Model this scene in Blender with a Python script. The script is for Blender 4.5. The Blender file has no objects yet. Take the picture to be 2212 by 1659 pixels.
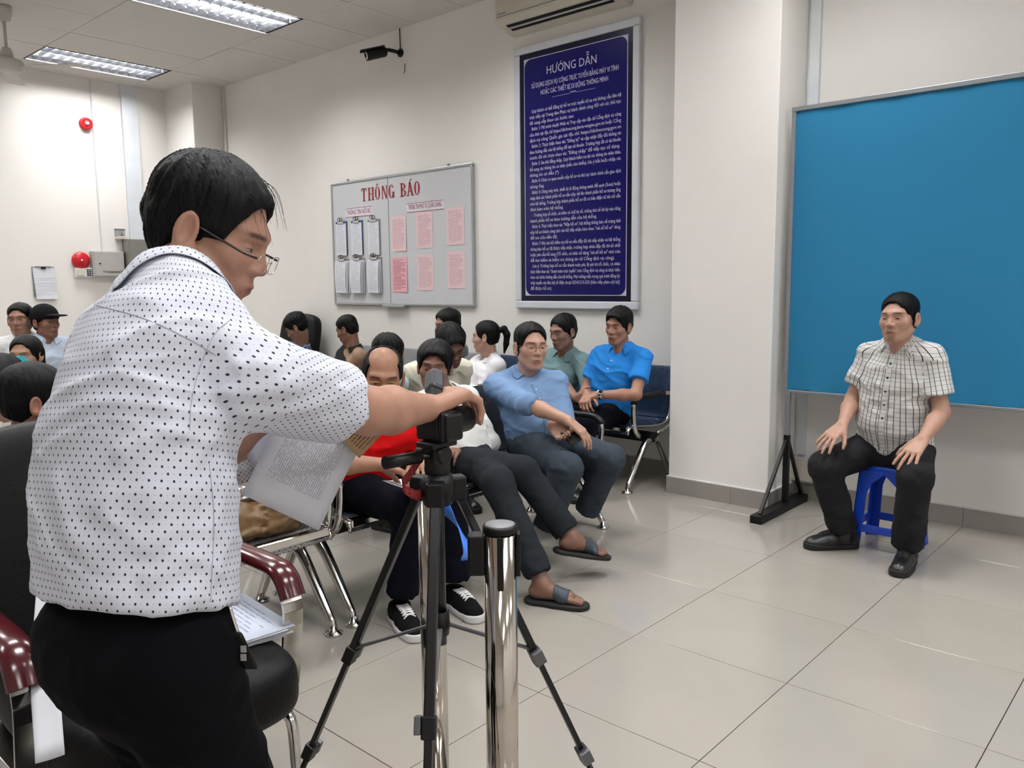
import bpy, bmesh, math, random
import numpy as np
from mathutils import Vector, Matrix

random.seed(7); RNG = np.random.RandomState(7)
scene = bpy.context.scene
COL = scene.collection

# ------------------------------------------------------------------ camera
CAM = np.array([1.6556, -1.9655, 1.357])
FPX, YAW, PITCH, ROLL = 1749.39, 0.7306, -0.1220, -0.0095
_F = np.array([-math.sin(YAW)*math.cos(PITCH), math.cos(YAW)*math.cos(PITCH), math.sin(PITCH)])
_r = np.array([math.cos(YAW), math.sin(YAW), 0.0]); _u = np.cross(_r, _F)
_R = math.cos(ROLL)*_r + math.sin(ROLL)*_u
_U = -math.sin(ROLL)*_r + math.cos(ROLL)*_u
cd = bpy.data.cameras.new('camera'); cam = bpy.data.objects.new('camera', cd); COL.objects.link(cam)
cd.sensor_fit = 'HORIZONTAL'; cd.sensor_width = 36.0; cd.lens = FPX/2212*36.0
cd.clip_start = 0.05; cd.clip_end = 60
m = Matrix.Identity(4)
for i in range(3):
    m[i][0] = _R[i]; m[i][1] = _U[i]; m[i][2] = -_F[i]; m[i][3] = CAM[i]
cam.matrix_world = m
scene.camera = cam

# ------------------------------------------------------------------ world, exposure
w = bpy.data.worlds.new('world'); scene.world = w; w.use_nodes = True
bg = w.node_tree.nodes.get('Background') or w.node_tree.nodes.new('ShaderNodeBackground')
bg.inputs[0].default_value = (0.8, 0.85, 0.9, 1); bg.inputs[1].default_value = 0.25
vs = scene.view_settings
vs.view_transform = 'Standard'; vs.look = 'None'; vs.gamma = 1.0; vs.use_curve_mapping = False
vs.exposure = 0.1
scene.display_settings.display_device = 'sRGB'
scene.cycles.use_denoising = True
scene.cycles.use_adaptive_sampling = True; scene.cycles.adaptive_threshold = 0.03
scene.cycles.max_bounces = 7; scene.cycles.diffuse_bounces = 4; scene.cycles.glossy_bounces = 3
scene.cycles.transmission_bounces = 6; scene.cycles.transparent_max_bounces = 8
scene.cycles.caustics_reflective = False; scene.cycles.caustics_refractive = False
scene.cycles.sample_clamp_indirect = 4.0
LAMP_POWER = 76.0          # watts of each ceiling troffer's area lamp
LAMP_COLOR = (1.0, 0.985, 0.965)

# ------------------------------------------------------------------ helpers: layout
def ray(x, y):
    return _F + _R*((x-1106.0)/FPX) - _U*((y-829.5)/FPX)
def at(x, y, d=None, X=None, Y=None, Z=None):
    """a point of the room on the sight line of photo pixel x, y at depth d or on a wall / floor plane"""
    r = ray(x, y)
    if d is not None: t = d
    elif X is not None: t = (X-CAM[0])/r[0]
    elif Y is not None: t = (Y-CAM[1])/r[1]
    else: t = (Z-CAM[2])/r[2]
    return CAM + t*r
def V(*a): return np.array(a, float)
def nrm(v):
    v = np.asarray(v, float); n = np.linalg.norm(v); return v/n if n > 1e-9 else v
def lin(c):
    return tuple(((v/255.0)/12.92 if v/255.0 <= .04045 else ((v/255.0+.055)/1.055)**2.4) for v in c)

# ------------------------------------------------------------------ helpers: materials
MATS = {}
class NT:
    """tiny expression helper over a node tree"""
    def __init__(s, nt): s.nt = nt
    def n(s, t, **kw):
        nd = s.nt.nodes.new(t)
        for k, v in kw.items(): setattr(nd, k, v)
        return nd
    def ln(s, a, b): s.nt.links.new(a, b)
    def m(s, op, a, b=0.0, c=None, clamp=False):
        nd = s.n('ShaderNodeMath', operation=op, use_clamp=clamp)
        for i, v in enumerate((a, b, c)):
            if v is None: continue
            if hasattr(v, 'links'): s.ln(v, nd.inputs[i])
            else: nd.inputs[i].default_value = v
        return nd.outputs[0]
    def mix(s, f, a, b):
        nd = s.n('ShaderNodeMix', data_type='RGBA')
        for i, v in ((0, f), (6, a), (7, b)):
            if hasattr(v, 'links'): s.ln(v, nd.inputs[i])
            elif i == 0: nd.inputs[i].default_value = v
            else: nd.inputs[i].default_value = (*v[:3], 1)
        return nd.outputs[2]
    def obj(s): return s.n('ShaderNodeTexCoord').outputs['Object']
    def uv(s):
        return s.n('ShaderNodeUVMap', uv_map='UVMap').outputs[0]
    def sep(s, v):
        nd = s.n('ShaderNodeSeparateXYZ'); s.ln(v, nd.inputs[0]); return nd.outputs
    def mapping(s, v, scale=(1, 1, 1), rot=(0, 0, 0)):
        nd = s.n('ShaderNodeMapping'); s.ln(v, nd.inputs[0]); nd.inputs['Scale'].default_value = scale; nd.inputs['Rotation'].default_value = rot
        return nd.outputs[0]
    def noise(s, v, scale, detail=3, rough=.55):
        nd = s.n('ShaderNodeTexNoise'); s.ln(v, nd.inputs['Vector']); nd.inputs['Scale'].default_value = scale
        nd.inputs['Detail'].default_value = detail; nd.inputs['Roughness'].default_value = rough
        return nd.outputs[0]
    def ramp(s, v, a, b):
        nd = s.n('ShaderNodeMapRange'); s.ln(v, nd.inputs[0]); nd.inputs[1].default_value = a; nd.inputs[2].default_value = b
        return nd.outputs[0]
def new_mat(name):
    m = bpy.data.materials.new(name); m.use_nodes = True
    nt = m.node_tree; b = nt.nodes.get('Principled BSDF')
    MATS[name] = m
    return m, NT(nt), b
def M(name, rgb, rough=.5, metal=0.0, spec=.5, var=None, bump=None, stretch=(1, 1, 1), sheen=0, coat=0, alpha_fn=None):
    """plain procedural material: base colour with noise variation (scale, amount) and noise bump (scale, strength)"""
    m, T, b = new_mat(name)
    c = lin(rgb)
    b.inputs['Roughness'].default_value = rough; b.inputs['Metallic'].default_value = metal
    b.inputs['Specular IOR Level'].default_value = spec
    if coat: b.inputs['Coat Weight'].default_value = coat; b.inputs['Coat Roughness'].default_value = .1
    if sheen: b.inputs['Sheen Weight'].default_value = sheen
    v = T.mapping(T.obj(), stretch)
    sc, am = var or (6.0, .04)
    n = T.noise(v, sc)
    lo = tuple(x*(1-am) for x in c); hi = tuple(min(1, x*(1+am)) for x in c)
    T.ln(T.mix(T.ramp(n, .3, .7), lo, hi), b.inputs['Base Color'])
    if bump:
        bn = T.n('ShaderNodeBump'); bn.inputs['Strength'].default_value = bump[1]; bn.inputs['Distance'].default_value = .01
        T.ln(T.noise(v, bump[0], 4), bn.inputs['Height']); T.ln(bn.outputs[0], b.inputs['Normal'])
    return m

# ------------------------------------------------------------------ helpers: objects
def link(name, me, mat=None, parent=None, smooth=False, loc=None):
    o = bpy.data.objects.new(name, me); COL.objects.link(o)
    if mat is not None:
        me.materials.clear(); me.materials.append(mat)
    if parent is not None: o.parent = parent
    if loc is not None: o.location = loc
    if smooth:
        me.polygons.foreach_set('use_smooth', [True]*len(me.polygons))
    return o
def tag(o, label=None, cat=None, group=None, kind=None):
    if label: o['label'] = label
    if cat: o['category'] = cat
    if group: o['group'] = group
    if kind: o['kind'] = kind
    return o
def thing(name, label, cat, loc=(0, 0, 0), rotz=0.0, group=None):
    o = bpy.data.objects.new(name, None); COL.objects.link(o)
    o.empty_display_size = .1; o.location = loc; o.rotation_euler = (0, 0, rotz)
    return tag(o, label, cat, group)

class B:
    """mesh collector"""
    def __init__(s): s.v = []; s.f = []; s.sm = []
    def add(s, vs, fs, smooth=False):
        o = len(s.v); s.v += [tuple(map(float, p)) for p in vs]; s.f += [tuple(i+o for i in f) for f in fs]; s.sm += [smooth]*len(fs)
        return s
    def box(s, lo, hi, bev=0.0):
        lo = [min(a, b) for a, b in zip(lo, hi)] if True else lo; hi2 = hi
        x0, y0, z0 = lo; x1, y1, z1 = [max(a, b) for a, b in zip(lo, hi2)]
        if bev <= 0:
            vs = [(x0,y0,z0),(x1,y0,z0),(x1,y1,z0),(x0,y1,z0),(x0,y0,z1),(x1,y0,z1),(x1,y1,z1),(x0,y1,z1)]
            return s.add(vs, [(3,2,1,0),(4,5,6,7),(0,1,5,4),(1,2,6,5),(2,3,7,6),(3,0,4,7)])
        bm = bmesh.new(); bmesh.ops.create_cube(bm, size=1)
        for v in bm.verts:
            v.co = ((x0+x1)/2+v.co.x*(x1-x0), (y0+y1)/2+v.co.y*(y1-y0), (z0+z1)/2+v.co.z*(z1-z0))
        bmesh.ops.bevel(bm, geom=bm.edges[:], offset=bev, segments=2, affect='EDGES', profile=.5)
        return s.bm(bm)
    def bm(s, bm, smooth=False):
        bm.verts.index_update()
        vs = [v.co[:] for v in bm.verts]; fs = [tuple(v.index for v in f.verts) for f in bm.faces]
        bm.free(); return s.add(vs, fs, smooth)
    def obox(s, c, ax, ay, az, bev=0.0):
        """oriented box: centre and half-axis vectors"""
        t = B().box((-1, -1, -1), (1, 1, 1)) if bev <= 0 else None
        c, ax, ay, az = map(np.asarray, (c, ax, ay, az))
        if t is None:
            L = [np.linalg.norm(a) for a in (ax, ay, az)]
            t = B().box((-L[0], -L[1], -L[2]), (L[0], L[1], L[2]), bev)
            ax, ay, az = nrm(ax), nrm(ay), nrm(az)
        return s.add([c+ax*p[0]+ay*p[1]+az*p[2] for p in t.v], t.f)
    def bar(s, a, b, w, h, up=(0, 0, 1), bev=0.0):
        a = np.asarray(a, float); b = np.asarray(b, float); d = nrm(b-a); sd = nrm(np.cross(d, up)); u2 = np.cross(sd, d)
        return s.obox((a+b)/2, (b-a)/2, sd*w/2, u2*h/2, bev)
    def tube(s, pts, r, n=10, cap=True, rs=None, flat=1.0, up=(0, 0, 1)):
        pts = [np.asarray(p, float) for p in pts]; k = len(pts); vs = []; fs = []
        prev = None
        for i, p in enumerate(pts):
            d = nrm((pts[min(i+1, k-1)]-pts[max(i-1, 0)]))
            if prev is None:
                a = np.asarray(up, float)
                if abs(a@d) > .95: a = V(1, 0, 0)
                e1 = nrm(np.cross(d, a))
            else: e1 = nrm(prev-d*(prev@d))
            prev = e1; e2 = np.cross(d, e1); rr = rs[i] if rs is not None else r
            for j in range(n):
                t = 2*math.pi*j/n
                vs.append(p+e1*math.cos(t)*rr+e2*math.sin(t)*rr*flat)
        for i in range(k-1):
            for j in range(n):
                j2 = (j+1) % n
                fs.append((i*n+j, i*n+j2, (i+1)*n+j2, (i+1)*n+j))
        s.add(vs, fs, True)
        if cap:
            o = len(s.v)-len(vs)
            s.f.append(tuple(o+j for j in range(n))[::-1]); s.f.append(tuple(o+(k-1)*n+j for j in range(n))); s.sm += [False, False]
        return s
    def lathe(s, prof, c=(0, 0, 0), axis=(0, 0, 1), n=24, smooth=True):
        """profile of (radius, height) along an axis"""
        c = np.asarray(c, float); d = nrm(axis); a = V(1, 0, 0) if abs(d[0]) < .9 else V(0, 1, 0)
        e1 = nrm(np.cross(d, a)); e2 = np.cross(d, e1); vs = []; fs = []
        for r, h in prof:
            for j in range(n):
                t = 2*math.pi*j/n; vs.append(c+d*h+(e1*math.cos(t)+e2*math.sin(t))*r)
        for i in range(len(prof)-1):
            for j in range(n):
                j2 = (j+1) % n; fs.append((i*n+j, i*n+j2, (i+1)*n+j2, (i+1)*n+j))
        s.add(vs, fs, smooth); o = len(s.v)-len(vs)
        if prof[0][0] > 1e-6: s.f.append(tuple(o+j for j in range(n))[::-1]); s.sm.append(False)
        if prof[-1][0] > 1e-6: s.f.append(tuple(o+(len(prof)-1)*n+j for j in range(n))); s.sm.append(False)
        return s
    def prism(s, poly, lo, hi, plane='xy'):
        """extrude a 2-D polygon between two levels"""
        n = len(poly)
        def P(a, b, h): return {'xy': (a, b, h), 'xz': (a, h, b), 'yz': (h, a, b)}[plane]
        vs = [P(a, b, lo) for a, b in poly]+[P(a, b, hi) for a, b in poly]
        fs = [tuple(range(n))[::-1], tuple(range(n, 2*n))]+[(i, (i+1) % n, n+(i+1) % n, n+i) for i in range(n)]
        return s.add(vs, fs)
    def grid(s, P, smooth=True, closed_u=False):
        """P[i][j] array of points"""
        P = np.asarray(P, float); a, b = P.shape[:2]; fs = []
        for i in range(a-1 if not closed_u else a):
            i2 = (i+1) % a
            for j in range(b-1): fs.append((i*b+j, i2*b+j, i2*b+j+1, i*b+j+1))
        return s.add(P.reshape(-1, 3), fs, smooth)
    def mesh(s, name='m', fixn=True):
        me = bpy.data.meshes.new(name); me.from_pydata(s.v, [], s.f); 
        if len(me.polygons) == len(s.sm): me.polygons.foreach_set('use_smooth', s.sm)
        if fixn:
            bm = bmesh.new(); bm.from_mesh(me); bmesh.ops.recalc_face_normals(bm, faces=bm.faces[:]); bm.to_mesh(me); bm.free()
        me.update(); return me
    def build(s, name, mat, parent=None, loc=None, fixn=True):
        return link(name, s.mesh(name, fixn), mat, parent, loc=loc)
def rel(o):  # object-space helper for things kept at world coordinates
    return o
def rounded_rect(x0, y0, x1, y1, r, n=5):
    pts = []
    for cx, cy, a0 in ((x1-r, y1-r, 0), (x0+r, y1-r, 90), (x0+r, y0+r, 180), (x1-r, y0+r, 270)):
        for k in range(n+1):
            a = math.radians(a0+90*k/n); pts.append((cx+r*math.cos(a), cy+r*math.sin(a)))
    return pts
def bez(pts, n=16):
    """Catmull-Rom through points"""
    P = [np.asarray(p, float) for p in pts]; P = [2*P[0]-P[1]]+P+[2*P[-1]-P[-2]]; out = []
    segs = len(P)-3
    for i in range(segs):
        p0, p1, p2, p3 = P[i:i+4]; k = max(2, n//segs)
        for j in range(k):
            t = j/k
            out.append(.5*((2*p1)+(p2-p0)*t+(2*p0-5*p1+4*p2-p3)*t*t+(3*p1-p0-3*p2+p3)*t**3))
    out.append(P[-2]); return out
_HORN = dict(zip('ơớờởỡợƠỚỜỞỠỢ', 'oóòỏõọOÓÒỎÕỌ'))
def _raw_text(s, size, depth):
    c = bpy.data.curves.new('t', 'FONT'); c.body = s; c.size = size; c.align_y = 'BOTTOM_BASELINE'
    c.extrude = depth; c.resolution_u = 2
    o = bpy.data.objects.new('t', c); me = bpy.data.meshes.new_from_object(o)
    bpy.data.objects.remove(o); bpy.data.curves.remove(c)
    return me
def _xmax(me):
    co = np.zeros(len(me.vertices)*3); me.vertices.foreach_get('co', co); co = co.reshape(-1, 3)
    return co[:, 0].min(), co[:, 0].max(), co[:, 1].max()
def text_mesh(s, size, align='LEFT', depth=.0006, bold=0.0, width=None):
    """one line of lettering; the horned o and the barred D are set from plain letters plus their stroke"""
    plain = ''.join(_HORN.get(ch, 'D' if ch == 'Đ' else ch) for ch in s)
    me = _raw_text(plain, size, depth); extra = B()
    ref = {}
    for i, ch in enumerate(s):
        if ch not in _HORN and ch != 'Đ': continue
        base = 'D' if ch == 'Đ' else ('o' if ch in 'ơớờởỡợ' else 'O')
        t_ = _raw_text(plain[:i]+base, size, 0); x1 = _xmax(t_)[1]; bpy.data.meshes.remove(t_)
        if base not in ref:
            t_ = _raw_text(base, size, 0); ref[base] = _xmax(t_); bpy.data.meshes.remove(t_)
        x0r, x1r, hgt = ref[base]; wd = x1r-x0r
        if ch == 'Đ': extra.box((x1-wd-size*.05, hgt*.46, -depth), (x1-wd*.45, hgt*.56, depth))
        else: extra.prism([(x1-size*.07, hgt*.86), (x1-size*.02, hgt*.80), (x1+size*.05, hgt*.98), (x1+size*.05, hgt*1.14), (x1+size*.0, hgt*1.14), (x1+size*.0, hgt*1.0)], -depth, depth)
    if extra.v:
        bm = bmesh.new(); bm.from_mesh(me); e = extra.mesh('e'); bm.from_mesh(e); bm.to_mesh(me); bm.free(); bpy.data.meshes.remove(e)
    if len(me.vertices):
        co = np.zeros(len(me.vertices)*3); me.vertices.foreach_get('co', co); co = co.reshape(-1, 3)
        w_ = co[:, 0].max()-co[:, 0].min()
        if width and w_ > 0: co[:, 0] *= width/w_
        if align == 'CENTER': co[:, 0] -= (co[:, 0].max()+co[:, 0].min())/2
        me.vertices.foreach_set('co', co.ravel()); me.update()
    return me
def basis(o, origin, ex, ey, ez):
    mm = Matrix.Identity(4)
    for i in range(3):
        mm[i][0] = ex[i]; mm[i][1] = ey[i]; mm[i][2] = ez[i]; mm[i][3] = origin[i]
    o.matrix_basis = mm; return o
def root_inv(p):
    mtx = Matrix.Identity(4)
    while p is not None:
        mtx = p.matrix_basis @ mtx; p = p.parent
    return mtx.inverted()
def W(b, name, mat, parent, fixn=True, smooth=None):
    """build a part whose shape was laid out in room coordinates under its parent thing"""
    me = b.mesh(name, fixn)
    if parent is not None: me.transform(root_inv(parent))
    if smooth is not None: me.polygons.foreach_set('use_smooth', [smooth]*len(me.polygons))
    return link(name, me, mat, parent)
def solo(b, name, mat, label, cat, base, group=None):
    """a thing that is a single mesh, origin at its base"""
    me = b.mesh(name); me.transform(Matrix.Translation(-Vector(base)))
    return tag(link(name, me, mat, None, loc=base), label, cat, group)

# ------------------------------------------------------------------ materials
WALL = M('wall_paint', (240, 238, 235), .75, var=(1.2, .025), bump=(60, .02))
CEILM = M('ceiling_board', (216, 213, 209), .9, var=(3, .02), bump=(220, .05))
CEILGAP = M('ceiling_gap', (70, 66, 62), .9)
TILE = M('porcelain_tile', (160, 155, 148), .13, spec=.55, var=(2.3, .035))
GROUT = M('grout', (52, 47, 42), .95, spec=.1)
SKIRT = M('skirting_tile', (152, 148, 143), .3, var=(3, .06))
PLASTIC_W = M('white_plastic', (222, 224, 226), .45)
PLASTIC_AC = M('aged_white_plastic', (216, 210, 196), .45)
TRUNK = M('pale_trunking', (222, 229, 236), .4)
BLACKP = M('black_plastic', (11, 11, 12), .45, spec=.3, var=(20, .1))
BLACKM = M('black_painted_steel', (14, 14, 16), .45, spec=.3)
DARK = M('dark_slot', (9, 9, 10), .8)
CHROME = M('chrome', (205, 203, 200), .14, metal=1.0, var=(9, .05))
STEEL = M('polished_stainless', (196, 190, 182), .1, metal=1.0, var=(7, .06))
ALU = M('brushed_aluminium', (176, 179, 184), .38, metal=.85, var=(30, .05))
GREYSTEEL = M('grey_painted_steel', (138, 139, 144), .45)
REDP = M('red_plastic', (196, 16, 34), .3, spec=.6)
LOUVRE = M('polished_louvre', (208, 211, 217), .2, metal=1.0)
BLUECLOTH = M('blue_backdrop_cloth', (34, 126, 172), .85, var=(1.4, .04), bump=(420, .12), stretch=(1, 1, 1))
STOOLM = M('blue_stool_plastic', (22, 70, 196), .35, spec=.5, var=(4, .05))
LEATHER = M('black_leather', (8, 8, 9), .55, spec=.2, var=(8, .15), bump=(90, .15))
BURG = M('burgundy_lacquer', (74, 14, 22), .22, spec=.5, coat=.25, var=(5, .1))
PAPER = M('white_paper', (226, 229, 238), .85, var=(4, .015))
FRAMEW = M('silver_white_frame', (216, 220, 228), .28, metal=.0, spec=.6)
SIGNBLUE = M('sign_blue_print', (4, 3, 92), .2, spec=.35, var=(2, .05))
SIGNDARK = M('sign_dark_print', (3, 3, 40), .2, spec=.35)
SIGNTXT = M('sign_white_print', (196, 196, 222), .4)
BOARDW = M('whiteboard', (205, 208, 214), .3, spec=.5, var=(2, .02))
REDTXT = M('red_lettering', (150, 14, 24), .5)
INK = M('printed_ink', (70, 72, 84), .8)
def emit(name, rgb, s):
    m_, T, b = new_mat(name)
    b.inputs['Base Color'].default_value = (*lin(rgb), 1); b.inputs['Emission Color'].default_value = (*lin(rgb), 1)
    b.inputs['Emission Strength'].default_value = s
    return m_
TUBE = emit('fluorescent_tube', (255, 251, 244), 14.0)
def printed(name, rgb, ink, pitch, fill, u=0, v=2, margin=.1, seed=0.0):
    """paper with rows of illegible print: generated coords, rows along u, stacked along v"""
    m_, T, b = new_mat(name); b.inputs['Roughness'].default_value = .85
    g = T.n('ShaderNodeTexCoord').outputs['Generated']; s = T.sep(g)
    row = T.m('MULTIPLY', s[v], pitch); fr = T.m('FRACT', row); line = T.m('LESS_THAN', fr, fill)
    cmb = T.n('ShaderNodeCombineXYZ'); T.ln(T.m('MULTIPLY', s[u], 26.0), cmb.inputs[0]); T.ln(T.m('FLOOR', row), cmb.inputs[1]); cmb.inputs[2].default_value = seed
    wn = T.noise(cmb.outputs[0], 1.6, 1); word = T.m('GREATER_THAN', wn, .43)
    c2 = T.n('ShaderNodeCombineXYZ'); T.ln(T.m('FLOOR', row), c2.inputs[0]); c2.inputs[1].default_value = seed+3.3
    wh = T.n('ShaderNodeTexWhiteNoise'); T.ln(c2.outputs[0], wh.inputs[0])
    end = T.m('ADD', T.m('MULTIPLY', wh.outputs[0], .5), .55)
    ins = T.m('MULTIPLY', T.m('GREATER_THAN', s[u], margin), T.m('LESS_THAN', s[u], T.m('MINIMUM', end, 1-margin)))
    inv = T.m('MULTIPLY', T.m('GREATER_THAN', s[v], margin*.8), T.m('LESS_THAN', s[v], 1-margin*.7))
    mask = T.m('MULTIPLY', T.m('MULTIPLY', line, word), T.m('MULTIPLY', ins, inv))
    T.ln(T.mix(mask, lin(rgb), lin(ink)), b.inputs['Base Color'])
    return m_
PRINT_W = printed('printed_sheet', (224, 227, 236), (186, 189, 200), 34, .45)
PRINT_P = printed('pink_printed_sheet', (233, 206, 211), (190, 150, 160), 26, .4)
PRINT_P2 = printed('deep_pink_printed_sheet', (235, 178, 190), (156, 96, 112), 24, .45, seed=5)

# ------------------------------------------------------------------ room shell
XL, XR, YB, YF, HC = -7.81, 5.7, 2.96, -5.6, 3.609
def struct(name, b, mat):
    o = b.build(name, mat); o['kind'] = 'structure'; return o
floor = struct('floor', B().box((XL-.2, YF-.2, -.12), (XR+.2, YB+.2, -.0035)), GROUT)
tb = B(); hx = .2986
bm = bmesh.new(); bmesh.ops.create_cube(bm, size=1)
for v in bm.verts: v.co = (v.co.x*2*hx, v.co.y*2*hx, -.006+v.co.z*.012)
bmesh.ops.bevel(bm, geom=[e for e in bm.edges if all(v.co.z > -.003 for v in e.verts)], offset=.0007, segments=1, affect='EDGES')
tb.bm(bm); tile_me = tb.mesh('floor_tile'); tile_me.materials.append(TILE)
for i in range(-13, 10):
    for j in range(-9, 5):
        x0, x1 = i*.6, i*.6+.6
        if x1 < XL+.1 or x0 > XR-.1: continue
        o = bpy.data.objects.new('floor_tile', tile_me); COL.objects.link(o); o.parent = floor
        o.location = (i*.6+.3, j*.6+.3, 0)
wall_back = struct('wall_back', B().box((XL-.15, YB, 0), (XR+.15, YB+.15, HC+.2)), WALL)
wall_left = struct('wall_left', B().box((XL-.15, YF, 0), (XL, YB, HC+.2)), WALL)
wall_right = struct('wall_right', B().box((XR, YF, 0), (XR+.15, YB, HC+.2)), WALL)
wall_front = struct('wall_front', B().box((XL-.15, YF-.15, 0), (XR+.15, YF, HC+.2)), WALL)
struct('wall_column', B().box((-1.043, 2.570, 0), (-.366, YB, HC+.1), .006), WALL)
struct('wall_pier', B().box((XL, 2.60, 0), (-7.145, YB, HC+.1), .006), WALL)
# ceiling: slab, hung panels, recessed troffers
ceiling = struct('ceiling', B().box((XL-.15, YF-.15, HC+.13), (XR+.15, YB+.15, HC+.25)), CEILGAP)
CX0, CY0, PW, PL = -4.434, 2.2398, .6, 1.2153
TROFF = []
for k in (-1, 0, 1, 2, 3, 4):  # last column: unseen troffers added to throw more light from the right
    TROFF += [(-1+4*k, -1), (-1+4*k, -3)]
TROFF += [(-1+4*k, -5) for k in (-1, 1, 3, 4)]
pm = {}
for i in range(-7, 18):
    for j in range(-7, 1):
        if (i, j) in TROFF: continue
        x0, x1 = max(XL, CX0+i*PW), min(XR, CX0+(i+1)*PW); y0, y1 = max(YF, CY0+j*PL), min(YB, CY0+(j+1)*PL)
        if x1-x0 < .02 or y1-y0 < .02: continue
        key = (round(x1-x0, 3), round(y1-y0, 3))
        if key not in pm:
            hx_, hy_ = key[0]/2-.003, key[1]/2-.003
            pm[key] = B().box((-hx_, -hy_, 0), (hx_, hy_, .018)).mesh('ceiling_panel'); pm[key].materials.append(CEILM)
        o = bpy.data.objects.new('ceiling_panel', pm[key]); COL.objects.link(o); o.parent = ceiling
        dz = random.uniform(-.0015, .0015)
        o.location = ((x0+x1)/2, (y0+y1)/2, HC+dz)
trof_names = {(-5, -1): 'louvred fluorescent ceiling light closest to the left wall',
              (-1, -1): 'louvred fluorescent ceiling light cut by the top edge of the picture'}
def make_troffer(loc, label):
    t = thing('ceiling_light', label, 'ceiling light', loc, 0, 'recessed ceiling lights')
    hx_, hy_, dp = PW/2-.004, PL/2-.004, .11
    b = B()
    b.box((-hx_, -hy_, dp-.004), (hx_, hy_, dp))
    for sx in (-1, 1):
        b.add([(sx*hx_, -hy_, 0), (sx*hx_, hy_, 0), (sx*(hx_-.04), hy_, dp), (sx*(hx_-.04), -hy_, dp)], [(0, 1, 2, 3)])
        b.add([(-hx_, sx*hy_, 0), (hx_, sx*hy_, 0), (hx_, sx*(hy_-.02), dp), (-hx_, sx*(hy_-.02), dp)], [(0, 1, 2, 3)])
    b.build('housing', LOUVRE, t)
    b = B()
    for sx in (-1, 1):
        b.box((sx*hx_, -hy_, -.004), (sx*(hx_-.012), hy_, .004)); b.box((-hx_, sx*hy_, -.004), (hx_, sx*(hy_-.012), .004))
    b.build('rim', GREYSTEEL, t)
    for x in (-.19, 0, .19):
        B().tube([(x, -hy_+.03, .075), (x, hy_-.03, .075)], .013, 10).build('tube', TUBE, t)
    for x in (-.095, .095):
        B().prism([(x-.003, .0), (x+.003, .0), (x+.007, .043), (x-.007, .043)], -hy_+.012, hy_-.012, 'xz').build('spine', LOUVRE, t)
    n = 13
    fm = B().prism([(-.0012, .0), (.0012, .0), (.0028, .02), (.0055, .043), (-.0055, .043), (-.0028, .02)], -hx_+.012, hx_-.012, 'yz').mesh('louvre'); fm.materials.append(LOUVRE)
    for k in range(1, n):
        o = bpy.data.objects.new('louvre', fm); COL.objects.link(o); o.parent = t; o.location = (0, -hy_+2*hy_*k/n, 0)
    return t
for (i, j) in TROFF:
    x, y = CX0+(i+.5)*PW, CY0+(j+.5)*PL
    row = {-1: 'row by the notice wall', -3: 'middle row', -5: 'row furthest from the notice wall'}[j]
    colname = {-5: 'first', -1: 'second', 3: 'third', 7: 'fourth', 11: 'fifth', 15: 'sixth'}[i]
    lab = trof_names.get((i, j), f'louvred ceiling light, {colname} from the left wall in the {row}')
    make_troffer((x, y, HC), lab)
    ld = bpy.data.lights.new('lamp', 'AREA'); ld.shape = 'RECTANGLE'; ld.size = PW-.08; ld.size_y = PL-.08
    ld.energy = LAMP_POWER; ld.color = LAMP_COLOR
    lo_ = bpy.data.objects.new('lamp', ld); COL.objects.link(lo_); lo_.location = (x, y, HC+.1)
# skirting
def skirting(name, a, b_, nrmv, joints):
    """skirting tiles between floor points a and b, thickness towards nrmv"""
    root = bpy.data.objects.new(name, None); COL.objects.link(root); root['kind'] = 'structure'
    a = V(*a, 0); b_ = V(*b_, 0); d = b_-a; L = np.linalg.norm(d); d = d/L; nv = V(*nrmv, 0)
    cuts = [0]+[c for c in joints if 0 < c < L]+[L]
    for c0, c1 in zip(cuts, cuts[1:]):
        p0 = a+d*(c0+.001); p1 = a+d*(c1-.001)
        q = [p0, p1, p1+nv*.011, p0+nv*.011]
        b = B().add([(p[0], p[1], 0.0) for p in q]+[(p[0], p[1], .106) for p in q], [(0,1,2,3),(4,5,6,7),(0,1,5,4),(1,2,6,5),(2,3,7,6),(3,0,4,7)])
        b.build('skirting_tile', SKIRT, root)
        q2 = [p0, p1, p1+nv*.009, p0+nv*.009]
        bb = B().add([(p[0], p[1], .106) for p in q2]+[(p[0], p[1], .112) for p in q2], [(0,1,2,3),(4,5,6,7),(0,1,5,4),(1,2,6,5),(2,3,7,6),(3,0,4,7)])
        bb.build('skirting_cap', PLASTIC_W, root)
skirting('baseboard_column_front', (-1.054, 2.570), (-.355, 2.570), (0, -1), [.454])
skirting('baseboard_column_right', (-.366, 2.572), (-.366, 2.96), (1, 0), [.3])
skirting('baseboard_column_left', (-1.043, 2.572), (-1.043, 2.96), (-1, 0), [])
skirting('baseboard_right', (-.35, YB), (XR, YB), (0, -1), [.35+.6*k for k in range(1, 7)])
skirting('baseboard_back', (-7.1, YB), (-1.06, YB), (0, -1), [.6*k+.1 for k in range(10)])
skirting('baseboard_left', (XL, YF), (XL, 2.59), (1, 0), [.6*k for k in range(1, 14)])

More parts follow.
